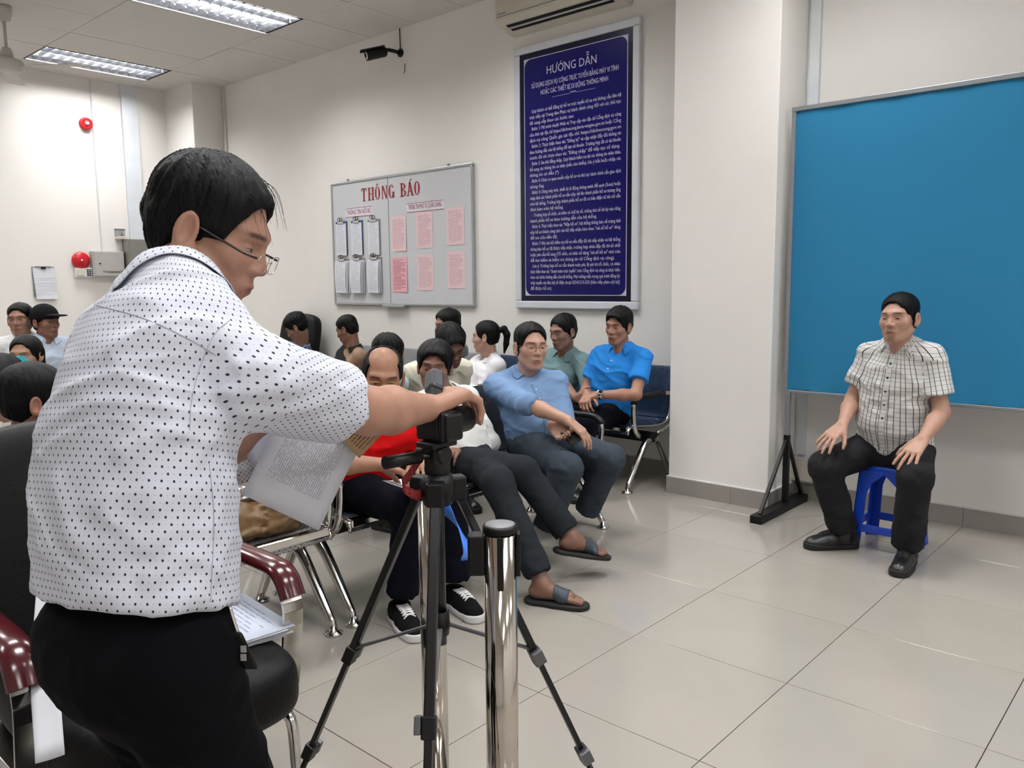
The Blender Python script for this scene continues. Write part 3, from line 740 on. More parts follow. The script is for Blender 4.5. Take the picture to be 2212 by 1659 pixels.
# ------------------------------------------------------------------ waiting benches
def perforated(name, rgb, rough=.38, metal=.35):
    m_, T, b = new_mat(name)
    b.inputs['Roughness'].default_value = rough; b.inputs['Metallic'].default_value = metal
    s = T.sep(T.obj())
    b.inputs['Base Color'].default_value = (*lin(rgb), 1)
    g = 44.0
    yz = T.m('ADD', T.m('MULTIPLY', s[1], g), T.m('MULTIPLY', s[2], g*.95))
    def spot(off):
        fx_ = T.m('SUBTRACT', T.m('FRACT', T.m('ADD', T.m('MULTIPLY', s[0], g), off)), .5)
        fy_ = T.m('SUBTRACT', T.m('FRACT', T.m('ADD', yz, off)), .5)
        return T.m('LESS_THAN', T.m('ADD', T.m('MULTIPLY', fx_, fx_), T.m('MULTIPLY', fy_, fy_)), .030)
    hole = T.m('MAXIMUM', spot(0.0), spot(.5))
    T.ln(T.m('SUBTRACT', 1.0, hole), b.inputs['Alpha'])
    return m_
PERF_BLUE = perforated('perforated_dark_blue_steel', (36, 58, 88))
PERF_SLATE = perforated('perforated_slate_steel', (44, 52, 64))
PERF_GREY = perforated('perforated_grey_steel', (150, 152, 156), .35, .25)
NSEG = 22
def bench_profile():
    pts = [(-.262, .385), (-.262, .408), (-.245, .424), (-.20, .430), (-.08, .418), (.06, .404), (.15, .402), (.205, .415), (.235, .45), (.25, .50), (.27, .60), (.30, .70), (.322, .775), (.335, .795), (.352, .795), (.358, .78)]
    return bez([(0, a, b) for a, b in pts], 60)
PROF = bench_profile()
def make_bench(mat, label, loc, rotz, n=3, pitch=.58, arms=(True, True), group='waiting benches'):
    t = thing('waiting_bench', label, 'bench', loc, rotz, group)
    L = n*pitch
    cut = min(range(len(PROF)), key=lambda i: abs(PROF[i][1]-.222)+abs(PROF[i][2]-.43))
    for k in range(n):
        x0, x1 = -L/2+k*pitch+.012, -L/2+(k+1)*pitch-.012
        for nm, seg in (('seat', PROF[:cut+1]), ('backrest', PROF[cut:])):
            b = B().grid([[(x, p[1], p[2]-.004*math.sin(math.pi*(x-x0)/(x1-x0))) for p in seg] for x in np.linspace(x0, x1, 7)])
            o = b.build(nm, mat, t)
            md = o.modifiers.new('thick', 'SOLIDIFY'); md.thickness = .004; md.offset = 0
        for x in (x0-.003, x1+.003):
            B().tube([(x, p[1], p[2]) for p in PROF[::3]], .009, 6).build('edge_rail', CHROME, t)
        B().box((x0, -.270, .398), (x1, -.226, .434), .008).build('front_edge', CHROME, t)
        B().tube([(x0, .346, .79), (x1, .346, .79)], .011, 8).build('top_edge', CHROME, t)
        B().box(((x0+x1)/2-.05, -.10, .355), ((x0+x1)/2+.05, .14, .40)).build('seat_bracket', BLACKM, t)
    B().box((-L/2-.01, -.02, .30), (L/2+.01, .06, .36), .006).build('beam', BLACKM, t)
    for x in (-L/2+.01, L/2-.01):
        for s in (-1, 1):
            pts = bez([(x, .02+s*.03, .315), (x, .02+s*.10, .27), (x, s*.235, .075), (x, s*.262, .03)], 14)
            B().tube(pts, .02, 10, rs=[.027-.012*(i/(len(pts)-1)) for i in range(len(pts))]).build('leg', CHROME, t)
            B().lathe([(.034, 0), (.036, .008), (.02, .016), (.012, .04)], (x, s*.265, 0), (0, 0, 1), 16).build('foot', CHROME, t)
    for s, on in zip((-1, 1), arms):
        if not on: continue
        x = s*(L/2+.012)
        pts = bez([(x, -.16, .36), (x, -.215, .42), (x, -.235, .56), (x, -.20, .615), (x, -.05, .622), (x, .18, .615), (x, .262, .58), (x, .27, .52), (x, .235, .40), (x, .05, .35)], 36)
        B().tube(pts, .016, 8, flat=1.0).build('armrest', CHROME, t)
        B().tube(pts[9:20], .021, 8).build('arm_pad', BLACKP, t)
    return t
R90 = math.pi/2
make_bench(PERF_SLATE, 'dark steel waiting bench under the light blue shirt man and red shirt man', (-1.175, .79, 0), R90)
make_bench(PERF_GREY, 'grey steel waiting bench with a tan bag lying on it', (-1.165, -1.035, 0), R90)
make_bench(PERF_BLUE, 'dark blue steel bench by the column under the bright blue polo man', (-2.09, 2.695-.06, 0), 0)
make_bench(PERF_GREY, 'steel bench along the back wall under the notice board', (-3.93, 2.695-.06, 0), 0)
make_bench(PERF_SLATE, 'second row steel bench behind the front waiting bench', (-2.32, 1.05, 0), R90)
make_bench(PERF_SLATE, 'steel bench behind the standing man on the left side', (-2.30, -.85, 0), R90)

# ------------------------------------------------------------------ black leather armchairs
def make_armchair(loc, rotz, label):
    t = thing('leather_armchair', label, 'armchair', loc, rotz, 'black leather armchairs')
    def cushion(name, c, hx_, hy_, hz_, ax=(1, 0, 0), ay=(0, 1, 0), az=(0, 0, 1), bev=.05):
        bm = bmesh.new(); bmesh.ops.create_cube(bm, size=2)
        bmesh.ops.subdivide_edges(bm, edges=bm.edges[:], cuts=3, use_grid_fill=True)
        for v in bm.verts:
            x, y, z = v.co
            k = (abs(x)**4+abs(y)**4+abs(z)**4)**.25; r = max(abs(x), abs(y), abs(z))
            f_ = .55*r/k+.45
            p = np.asarray(c)+np.asarray(ax)*x*hx_*f_+np.asarray(ay)*y*hy_*f_+np.asarray(az)*z*hz_*f_
            v.co = p
        o = B().bm(bm, True).build(name, LEATHER, t)
        md = o.modifiers.new('s', 'SUBSURF'); md.levels = 2; md.render_levels = 2
        return o
    cushion('seat', (0, -.05, .42), .275, .335, .085)
    bt = math.radians(12); az = V(0, math.sin(bt), math.cos(bt)); ay = V(0, math.cos(bt), -math.sin(bt))
    cushion('backrest', (0, .29, .70), .275, .075, .33, ay=ay, az=az)
    for s in (-1, 1):
        x = s*.30
        # lacquered arm pad, front end rolled down
        prof = bez([(x, .22, .645), (x, .05, .652), (x, -.14, .650), (x, -.195, .632), (x, -.225, .585)], 18)
        rows = []
        for i, p in enumerate(prof):
            d = nrm(prof[min(i+1, len(prof)-1)]-prof[max(i-1, 0)]); nv = np.cross(V(1, 0, 0), d)*-1
            if nv[2] < 0 and i < len(prof)-3: nv = -nv
            wv = .036; th = .020
            rows.append([p+V(wv*math.cos(a), 0, 0)*1.0+nrm(np.cross(d, V(1, 0, 0)))*th*math.sin(a) for a in np.linspace(0, 2*math.pi, 13)])
        b = B().grid(rows)
        for r_ in (rows[0], rows[-1]): b.add(r_[:-1], [tuple(range(12))])
        b.build('arm_pad', BURG, t)
        pts = bez([(x, -.205, .60), (x, -.222, .55), (x, -.205, .42), (x, -.19, .34)], 10)
        b = B()
        for a, c in zip(pts, pts[1:]): b.bar(a, c, .055, .008, (0, 1, 0))
        b.build('arm_support', CHROME, t)
        b = B().bar((x, .20, .635), (x, .24, .36), .055, .008, (0, 1, 0)); b.build('arm_support', CHROME, t)
        B().box((x-s*.03-.03, -.21, .325), (x-s*.03+.03, .25, .345), .003).build('side_rail', CHROME, t)
        B().tube(bez([(s*.245, -.20, .335), (s*.25, -.27, .30), (s*.25, -.285, .2), (s*.25, -.30, .0)], 10), .014, 8).build('leg', CHROME, t)
        B().tube([(s*.245, .22, .335), (s*.25, .30, .0)], .014, 8).build('leg', CHROME, t)
    return t
make_armchair((-.28, -1.185, 0), R90, 'black leather armchair with burgundy arms behind the standing man')
p = at(632, 700, Y=2.70); ch2 = make_armchair((p[0], 2.47, .0), 0, 'black leather armchair under the plaid shirt man by the back wall'); ch2.scale = (1.12, 1.0, 1.06)

# ------------------------------------------------------------------ queue posts with blue belt
def make_post(p, label):
    t = thing('stanchion_post', label, 'stanchion', (p[0], p[1], 0), 0, 'queue barrier posts')
    B().lathe([(.165, 0), (.165, .008), (.12, .02), (.05, .03), (.034, .034)], n=32).build('base', STEEL, t)
    B().lathe([(.0318, .03), (.0318, .885)], n=32).build('tube', STEEL, t)
    B().lathe([(.0325, .888), (.0338, .892), (.0338, .899), (.032, .9025), (.0285, .903)], n=32).build('cap_ring', BLACKP, t)
    B().lathe([(.0285, .9025), (.028, .904), (0, .9045)], n=32).build('cap', GREYSTEEL, t)
    return t
P1_ = at(1080, 1132, Z=.903); P2_ = at(929, 1028, Z=.903)
post1 = make_post(P1_, 'shiny steel queue post with a round cap and blue belt in the foreground')
post2 = make_post(P2_, 'shiny steel queue post half hidden behind the camera tripod')
rt = V(.745, .667, 0)
p1c = V(P1_[0], P1_[1], 0)
W(B().obox(p1c-rt*.046+V(0, 0, .845), rt*.016, V(-.667, .745, 0)*.017, V(0, 0, .040), .004), 'belt_cassette', BLACKP, post1)
W(B().obox(p1c+rt*.0345+V(0, 0, .845), rt*.004, V(-.667, .745, 0)*.014, V(0, 0, .042), .002), 'side_slot', BLACKP, post1)
fd = nrm(V(CAM[0], CAM[1], 0)-p1c)
W(B().obox(p1c+fd*.0312+V(0, 0, .835), V(fd[1], -fd[0], 0)*.006, fd*.003, V(0, 0, .052), .002), 'front_slot', BLACKP, post1)
p2c = V(P2_[0], P2_[1], 0)
path = bez([p2c+V(.035, -.02, .868), p2c*.65+p1c*.35+V(0, 0, .85), p2c*.35+p1c*.65+V(0, 0, .80), p1c-rt*.052+V(0, 0, .835)], 24)
rows = []
for i, p in enumerate(path):
    k = i/(len(path)-1); a = -.5+2.2*k
    dv = nrm(path[min(i+1, len(path)-1)]-path[max(i-1, 0)]); sd = nrm(np.cross(dv, V(0, 0, 1))); u2 = np.cross(sd, dv)
    wv = u2*math.cos(a)+sd*math.sin(a)
    rows.append([p-wv*.024, p+wv*.024])
o = W(B().grid(rows), 'belt', M('blue_belt', (24, 104, 206), .6, var=(30, .08)), post1)
md = o.modifiers.new('t', 'SOLIDIFY'); md.thickness = .001

# ------------------------------------------------------------------ tripod with camera
TC = at(945, 1035, d=1.6)
tri = thing('camera_tripod', 'black camera tripod in front of the standing man', 'tripod', (TC[0], TC[1], 0))
LEGM = M('tripod_black', (14, 14, 15), .35, spec=.4)
GREYT = M('tripod_grey', (92, 93, 96), .4, metal=.4)
ctr = V(TC[0], TC[1], 0)
feet = [V(.03, -1.055, 0), V(.715, -.485, 0), V(.80, -1.25, 0)]
W(B().lathe([(.028, TC[2]-.05), (.034, TC[2]-.03), (.036, TC[2]-.005), (.028, TC[2]+.01), (.018, TC[2]+.015)], ctr, (0, 0, 1), 20), 'crown', BLACKP, tri)
W(B().tube([ctr+V(0, 0, TC[2]-.34), ctr+V(0, 0, TC[2]+.06)], .0125, 14), 'centre_column', LEGM, tri)
hub = ctr+V(0, 0, TC[2]-.30)
W(B().lathe([(.017, -.02), (.02, 0), (.017, .03)], hub, (0, 0, 1), 16), 'brace_hub', BLACKP, tri)
for f_ in feet:
    d_ = nrm(V(f_[0], f_[1], 0)-ctr); top = ctr+d_*.036+V(0, 0, TC[2]-.02); ax = f_-top; L = np.linalg.norm(ax); u_ = ax/L
    sdv = nrm(np.cross(u_, V(0, 0, 1)))
    W(B().obox(top, d_*.02, sdv*.017, V(0, 0, .024), .004), 'leg_joint', BLACKP, tri)
    a0, a1, a2, a3 = top, top+ax*.40, top+ax*.66, f_+u_*(-.02)
    lg = W(B().bar(a0, a1, .020, .016, (0, 0, 1), .003), 'leg', LEGM, tri)
    W(B().bar(a1-ax*.02, a2, .0155, .012, (0, 0, 1), .002), 'leg_middle', LEGM, lg)
    W(B().tube([a2-ax*.02, a3], .0065, 10), 'leg_lower', LEGM, lg)
    W(B().lathe([(.012, 0), (.013, .012), (.008, .022)], f_, (0, 0, 1), 12), 'rubber_foot', BLACKP, lg)
    for a_ in (a1, a2):
        W(B().obox(a_, u_*.020, sdv*.0135, np.cross(sdv, u_)*.012, .003), 'clamp', BLACKP, lg)
        W(B().obox(a_+sdv*.02+u_*-.004, u_*.016, sdv*.006, np.cross(sdv, u_)*.012, .002), 'clamp_lever', GREYT, lg)
    br = top+ax*.385
    W(B().bar(hub+d_*.012, br, .012, .005, (0, 0, 1)), 'spreader', GREYT, tri)
# pan head
hd = ctr+V(0, 0, TC[2]+.02)
W(B().lathe([(.022, -.02), (.026, .0), (.024, .02), (.02, .03)], hd, (0, 0, 1), 18), 'pan_base', BLACKP, tri)
aim = nrm(V(.45-TC[0], 2.15-TC[1], 0)); sdv = V(aim[1], -aim[0], 0)
W(B().obox(hd+V(0, 0, .028), aim*.022, sdv*.016, V(0, 0, .02), .005), 'tilt_block', BLACKP, tri)
W(B().lathe([(.017, -.026), (.019, 0), (.017, .026)], hd+V(0, 0, .03), sdv, 14), 'tilt_drum', BLACKP, tri)
W(B().obox(hd+V(0, 0, .052), aim*.034, sdv*.024, V(0, 0, .006), .003), 'plate', BLACKP, tri)
hp0 = hd+V(0, 0, .03); hp1 = at(832, 1000, d=1.50)
hm_ = hp0+(hp1-hp0)*.35
W(B().tube([hp0, hm_], .006, 8), 'handle_rod', LEGM, tri)
W(B().tube([hm_, hp1], .0125, 12), 'handle_grip', BLACKP, tri)
W(B().lathe([(.012, 0), (.012, .03), (.009, .034)], hd+V(0, 0, .03)-sdv*.02, -sdv, 12), 'lock_knob', BLACKP, tri)
# camera body
cb0 = hd+V(0, 0, .0585)
cam_t = thing('photo_camera', 'black camera on the tripod under the standing man\'s hand', 'camera', tuple(cb0))
W(B().obox(cb0+V(0, 0, .031), aim*.022, sdv*.038, V(0, 0, .031), .007), 'camera_body', BLACKP, cam_t)
W(B().obox(cb0+V(0, 0, .029)+sdv*.034+aim*.008, aim*.024, sdv*.011, V(0, 0, .028), .007), 'grip', BLACKP, cam_t)
W(B().lathe([(.029, .02), (.029, .05), (.027, .052), (.027, .08), (.025, .088), (.02, .084)], cb0+V(0, 0, .033), aim, 24), 'lens', BLACKP, cam_t)
W(B().obox(cb0+V(0, 0, .065)-aim*.003, aim*.018, sdv*.014, V(0, 0, .008), .004), 'prism_housing', BLACKP, cam_t)
W(B().obox(cb0+V(0, 0, .030)-aim*.0225, aim*.0012, sdv*.026, V(0, 0, .019), .0008), 'screen', DARK, cam_t)
FLASH = M('flash_grey', (62, 66, 72), .35)
b0 = cb0+V(0, 0, .068)-aim*.004; tip = at(938, 822, d=1.62); fdv = nrm(tip-b0); L_ = np.linalg.norm(tip-b0)
W(B().bar(b0, b0+fdv*L_*.6, .028, .026, aim, .005), 'flash_foot', BLACKP, cam_t)
W(B().bar(b0+fdv*L_*.55, b0+fdv*(L_+.02), .036, .030, aim, .008), 'flash_head', FLASH, cam_t)
# camera strap and cloth hanging by the head
o = W(B().grid([[q, q+V(0, 0, -.02)+sdv*.003] for q in bez([hd+V(0, 0, .06)-sdv*.02, at(885, 1012, d=1.58), at(868, 1040, d=1.57), at(905, 1058, d=1.58), hd+V(0, 0, -.01)-sdv*.03], 22)]), 'strap', M('red_black_strap', (120, 20, 24), .7, var=(220, .9)), cam_t)
# ------------------------------------------------------------------ implicit surfaces -> smooth meshes
_NT = np.random.RandomState(3).rand(32, 32, 32).astype(np.float32)
def vnoise(P):
    """smooth value noise in -1..1"""
    i = np.floor(P).astype(int); f = P-i; f = f*f*(3-2*f); i &= 31; j = (i+1) & 31
    x0, y0, z0 = i.T; x1, y1, z1 = j.T; fx, fy, fz = f.T
    def L(a, b, t): return a+(b-a)*t
    c0 = L(L(_NT[x0, y0, z0], _NT[x1, y0, z0], fx), L(_NT[x0, y1, z0], _NT[x1, y1, z0], fx), fy)
    c1 = L(L(_NT[x0, y0, z1], _NT[x1, y0, z1], fx), L(_NT[x0, y1, z1], _NT[x1, y1, z1], fx), fy)
    return L(c0, c1, fz)*2-1
def rcone(a, b, ra, rb):
    a = np.asarray(a, float); b = np.asarray(b, float); ab = b-a; l2 = max(1e-12, ab@ab)
    def f(P):
        t = np.clip((P-a)@ab/l2, 0, 1)
        return np.linalg.norm(P-a-t[:, None]*ab, axis=1)-(ra+(rb-ra)*t)
    f.bb = (np.minimum(a-ra, b-rb), np.maximum(a+ra, b+rb)); return f
def ell(c, r, R=None):
    c = np.asarray(c, float); r = np.asarray(r, float); R = np.eye(3) if R is None else np.asarray(R)   # rows: local axes
    def f(P):
        q = (P-c)@R.T; k0 = np.linalg.norm(q/r, axis=1); k1 = np.linalg.norm(q/(r*r), axis=1)+1e-9
        return k0*(k0-1)/k1
    return f
def smin(a, b, k):
    h = np.clip(.5+.5*(b-a)/k, 0, 1); return b+(a-b)*h-k*h*(1-h)
def smax(a, b, k): return -smin(-a, -b, k)
def U(fs, k):
    def f(P):
        d = fs[0](P)
        for g in fs[1:]: d = smin(d, g(P), k)
        return d
    return f
def polygonize(f, lo, hi, h):
    lo = np.asarray(lo, float); hi = np.asarray(hi, float); S = 4
    nb = np.ceil((hi-lo)/(h*S)).astype(int)+1; n = nb*S+1
    gx, gy, gz = [lo[i]+h*S*(np.arange(nb[i])+.5) for i in range(3)]
    Cc = np.stack(np.meshgrid(gx, gy, gz, indexing='ij'), -1).reshape(-1, 3)
    dc = f(Cc); near = np.abs(dc) < h*S*1.35
    D = np.repeat(np.repeat(np.repeat(dc.reshape(nb).astype(np.float32), S, 0), S, 1), S, 2)
    D = np.pad(D, ((0, 1), (0, 1), (0, 1)), mode='edge')
    idx = np.argwhere(near.reshape(nb))
    if len(idx) == 0: return np.zeros((0, 3)), np.zeros((0, 4), int)
    o = np.stack(np.meshgrid(*[np.arange(S+1)]*3, indexing='ij'), -1).reshape(-1, 3)
    G = (idx[:, None, :]*S+o[None]).reshape(-1, 3)
    key = (G[:, 0]*n[1]+G[:, 1])*n[2]+G[:, 2]; key = np.unique(key)
    G = np.stack([key//(n[1]*n[2]), key//n[2] % n[1], key % n[2]], -1)
    vals = np.empty(len(G), np.float32)
    for s in range(0, len(G), 400000): vals[s:s+400000] = f(lo+h*G[s:s+400000])
    D.reshape(-1)[key] = vals
    # surface nets
    neg = D < 0
    cells = np.zeros((n[0]-1, n[1]-1, n[2]-1), np.int8)
    for dx in (0, 1):
        for dy in (0, 1):
            for dz in (0, 1):
                cells += neg[dx:n[0]-1+dx, dy:n[1]-1+dy, dz:n[2]-1+dz]
    act = np.argwhere((cells > 0) & (cells < 8))
    cid = -np.ones(cells.shape, np.int64); cid[tuple(act.T)] = np.arange(len(act))
    acc = np.zeros((len(act), 3)); cnt = np.zeros(len(act))
    corners = [(a, b, c) for a in (0, 1) for b in (0, 1) for c in (0, 1)]
    for p in corners:
        for ax in range(3):
            if p[ax]: continue
            q = list(p); q[ax] = 1
            d0 = D[act[:, 0]+p[0], act[:, 1]+p[1], act[:, 2]+p[2]]; d1 = D[act[:, 0]+q[0], act[:, 1]+q[1], act[:, 2]+q[2]]
            m_ = (d0 < 0) != (d1 < 0)
            t = np.where(m_, d0/np.where(m_, d0-d1, 1), 0)
            pos = np.tile(np.array(p, float), (len(act), 1)); pos[:, ax] += t
            acc += pos*m_[:, None]; cnt += m_
    Vt = lo+h*(act+acc/cnt[:, None])
    quads = []
    for ax in range(3):
        sl0 = [slice(None)]*3; sl1 = [slice(None)]*3; sl0[ax] = slice(0, n[ax]-1); sl1[ax] = slice(1, n[ax])
        s0 = neg[tuple(sl0)]; s1 = neg[tuple(sl1)]
        for flip, cond in ((False, s0 & ~s1), (True, ~s0 & s1)):
            e = np.argwhere(cond); b, c = (ax+1) % 3, (ax+2) % 3
            ok = (e[:, b] > 0) & (e[:, c] > 0) & (e[:, b] < n[b]-1) & (e[:, c] < n[c]-1); e = e[ok]
            def cell(db, dc):
                q = e.copy(); q[:, b] += db; q[:, c] += dc; return cid[tuple(q.T)]
            qd = np.stack([cell(-1, -1), cell(0, -1), cell(0, 0), cell(-1, 0)], 1)
            if flip: qd = qd[:, ::-1]
            quads.append(qd)
    Q = np.concatenate(quads); Q = Q[(Q >= 0).all(1)]
    return Vt, Q
def relax(Vt, Q, it=2, a=.5):
    for _ in range(it):
        acc = np.zeros_like(Vt); cnt = np.zeros(len(Vt))
        for k in range(4):
            i, j = Q[:, k], Q[:, (k+1) % 4]
            np.add.at(acc, i, Vt[j]); np.add.at(cnt, i, 1); np.add.at(acc, j, Vt[i]); np.add.at(cnt, j, 1)
        Vt = Vt*(1-a)+a*acc/np.maximum(cnt, 1)[:, None]
    return Vt
def qmesh(name, Vt, Q, smooth=True):
    me = bpy.data.meshes.new(name); me.vertices.add(len(Vt)); me.loops.add(4*len(Q)); me.polygons.add(len(Q))
    me.vertices.foreach_set('co', Vt.astype(np.float32).ravel())
    me.loops.foreach_set('vertex_index', Q.astype(np.int32).ravel())
    me.polygons.foreach_set('loop_start', np.arange(0, 4*len(Q), 4, dtype=np.int32))
    me.polygons.foreach_set('use_smooth', np.full(len(Q), smooth))
    me.update(); me.validate(); return me
def join(parts):
    Vs, Qs, o = [], [], 0
    for v, q in parts: Vs.append(v); Qs.append(q+o); o += len(v)
    return np.concatenate(Vs), np.concatenate(Qs)
def bounds(pts, pad):
    p = np.array(pts, float); return p.min(0)-pad, p.max(0)+pad
def two_bone(a, c, l1, l2, hint):
    a = np.asarray(a, float); c = np.asarray(c, float); v = c-a; d = np.linalg.norm(v)
    if d > (l1+l2)*.998: k = d/(l1+l2)*1.003; l1 *= k; l2 *= k
    x = (l1*l1-l2*l2+d*d)/(2*d); hgt = math.sqrt(max(0, l1*l1-x*x)); u = v/d
    hv = np.asarray(hint, float); hv = nrm(hv-u*(hv@u))
    return a+u*x+hv*hgt
# ------------------------------------------------------------------ skin, hair and cloth materials
def skin_mat(name='skin'):
    m_, T, b = new_mat(name)
    a = T.n('ShaderNodeVertexColor', layer_name='Col')
    n = T.noise(T.obj(), 28, 3)
    hs = T.n('ShaderNodeHueSaturation'); T.ln(a.outputs[0], hs.inputs['Color']); T.ln(T.m('ADD', T.m('MULTIPLY', n, .22), .89), hs.inputs['Value'])
    T.ln(hs.outputs[0], b.inputs['Base Color']); b.inputs['Roughness'].default_value = .48; b.inputs['Specular IOR Level'].default_value = .4
    b.inputs['Subsurface Weight'].default_value = 0.0
    bn = T.n('ShaderNodeBump'); bn.inputs['Strength'].default_value = .12; bn.inputs['Distance'].default_value = .002
    T.ln(T.noise(T.obj(), 260, 2), bn.inputs['Height']); T.ln(bn.outputs[0], b.inputs['Normal'])
    return m_
SKIN = skin_mat()
HAIRM = M('black_hair', (6, 6, 7), .55, spec=.16, var=(60, .35), bump=(150, .35), stretch=(1, 1, .25))
EYEM, _T, _b = new_mat('eye'); _a = _T.n('ShaderNodeVertexColor', layer_name='Col'); _T.ln(_a.outputs[0], _b.inputs['Base Color']); _b.inputs['Roughness'].default_value = .15
def cloth(name, rgb, rough=.85, fine=300, var=(5, .05), bump=.12, sheen=0):
    return M(name, rgb, rough, spec=.12, var=var, bump=(fine, bump), sheen=sheen)
def pattern_mat(name, fn, rough=.8):
    """cloth whose print follows the garment's own uv (metres)"""
    m_, T, b = new_mat(name); b.inputs['Roughness'].default_value = rough; b.inputs['Specular IOR Level'].default_value = .25
    s = T.sep(T.uv()); T.ln(fn(T, s[0], s[1]), b.inputs['Base Color'])
    bn = T.n('ShaderNodeBump'); bn.inputs['Strength'].default_value = .1; bn.inputs['Distance'].default_value = .002
    T.ln(T.noise(T.obj(), 320, 2), bn.inputs['Height']); T.ln(bn.outputs[0], b.inputs['Normal'])
    return m_
def dots(T, u, v):
    p, q = .0114, .0188
    def lat(off, ra, rb):
        a = T.m('MULTIPLY', T.m('SUBTRACT', T.m('FRACT', T.m('ADD', T.m('DIVIDE', u, p), off[0])), .5), p/ra)
        b_ = T.m('MULTIPLY', T.m('SUBTRACT', T.m('FRACT', T.m('ADD', T.m('DIVIDE', v, q), off[1])), .5), q/rb)
        return T.m('LESS_THAN', T.m('ADD', T.m('MULTIPLY', a, a), T.m('MULTIPLY', b_, b_)), 1.0)
    big = T.m('MAXIMUM', lat((0, 0), .00115, .0019), lat((.5, .5), .00115, .0019))
    tiny = T.m('MAXIMUM', lat((.5, 0), .0006, .0006), lat((0, .5), .0006, .0006))
    c = T.mix(T.m('MULTIPLY', tiny, .5), lin((210, 214, 228)), lin((70, 74, 92)))
    return T.mix(big, c, lin((44, 46, 64)))
def checks(T, u, v):
    def line(x, per, wd, ph, seed):
        k = T.m('ADD', T.m('DIVIDE', x, per), ph); fr = T.m('FRACT', k)
        c2 = T.n('ShaderNodeCombineXYZ'); T.ln(T.m('FLOOR', k), c2.inputs[0]); c2.inputs[1].default_value = seed
        wn = T.n('ShaderNodeTexWhiteNoise'); T.ln(c2.outputs[0], wn.inputs[0])
        jit = T.m('ADD', T.m('MULTIPLY', wn.outputs[0], .3), .3)
        return T.m('LESS_THAN', T.m('ABSOLUTE', T.m('SUBTRACT', fr, jit)), wd/per)
    a = line(u, .024, .0016, 0, 1.0); b_ = line(v, .021, .0009, 0, 2.0)
    c = T.mix(T.m('MULTIPLY', b_, .7), lin((212, 212, 212)), lin((42, 42, 48)))
    c = T.mix(T.m('MULTIPLY', a, .92), c, lin((30, 30, 36)))
    return c
def plaid(T, u, v):
    def band(x, per, frac, ph): return T.m('LESS_THAN', T.m('FRACT', T.m('ADD', T.m('DIVIDE', x, per), ph)), frac)
    c = T.mix(T.m('MULTIPLY', band(u, .05, .45, 0), .6), lin((70, 84, 122)), lin((20, 26, 48)))
    c = T.mix(T.m('MULTIPLY', band(v, .05, .45, .1), .6), c, lin((16, 20, 40)))
    c = T.mix(T.m('MULTIPLY', band(u, .05, .08, .3), .7), c, lin((190, 196, 210)))
    return T.mix(T.m('MULTIPLY', band(v, .05, .08, .3), .7), c, lin((190, 196, 210)))
def raglan(T, u, v):
    a = T.m('GREATER_THAN', T.m('ABSOLUTE', u), 50.0)
    return T.mix(a, lin((24, 21, 20)), lin((150, 122, 100)))

# ------------------------------------------------------------------ people
def head_sdf(fc):
    """face and skull in head space: x right, y forward, z up, metres; chin at -.118, crown at .118"""
    w_ = fc.get('wid', 1.0); jw = fc.get('jaw', 1.0); ch = fc.get('cheek', 1.0)
    base = [ell((0, -.014, .036), (.0755*w_, .093, .083)), ell((0, .022, -.018), (.063*w_, .071, .092)), ell((0, .030, -.066), (.052*w_*jw, .052, .044)), rcone((-.012*jw, .068, -.100), (.012*jw, .068, -.100), .0165, .0165)]
    for s in (-1, 1):
        base += [ell((s*.041*w_, .052, -.020), (.025*ch, .026, .025*ch)), rcone((s*.012, .083, .026), (s*.042*w_, .070, .027), .0105, .010), rcone((s*.054*w_*jw, .0, -.055), (s*.026*jw, .055, -.095), .016, .015)]
    fine = [rcone((0, .084, .016), (0, .103, -.026), .0075, .0105), ell((0, .072, -.062), (.031, .026, .027))]
    for s in (-1, 1): fine.append(ell((s*.0125, .093, -.031), (.0085, .011, .008)))
    lips = [rcone((-.017, .090, -.0615), (.017, .090, -.0615), .0058, .0058), rcone((-.014, .089, -.0715), (.014, .089, -.0715), .0068, .0068), ell((0, .0955, -.060), (.010, .006, .005))]
    ears = []
    for s in (-1, 1):
        R_ = np.array([[math.cos(.22*s), math.sin(.22*s), 0], [-math.sin(.22*s), math.cos(.22*s), 0], [0, 0, 1]])
        ears.append((ell((s*.0865*w_, -.009, -.005), (.0080, .0195, .034), R_), ell((s*.0945*w_, -.006, -.001), (.0105, .0125, .024), R_), ell((s*.081*w_, .002, -.031), (.008, .009, .012))))
    def f(q):
        d = base[0](q)
        for g in base[1:]: d = smin(d, g(q), .022)
        for s in (-1, 1):   # sockets, then lids
            d = smax(d, -ell((s*.0315*w_, .096, .004), (.019, .018, .0115))(q), .014)
        for g in fine: d = smin(d, g(q), .010)
        for s in (-1, 1): d = smin(d, ell((s*.0315*w_, .068, .002), (.0165, .0165, .0125))(q), .006)
        for g in lips: d = smin(d, g(q), .005)
        d = smax(d, -rcone((-.02, .0985, -.0665), (.02, .0985, -.0665), .0012, .0012)(q), .004)
        for e, c, l in ears:
            de = smin(e(q), l(q), .006); de = smax(de, -c(q), .003); d = smin(d, de, .0035)
        return d
    return f
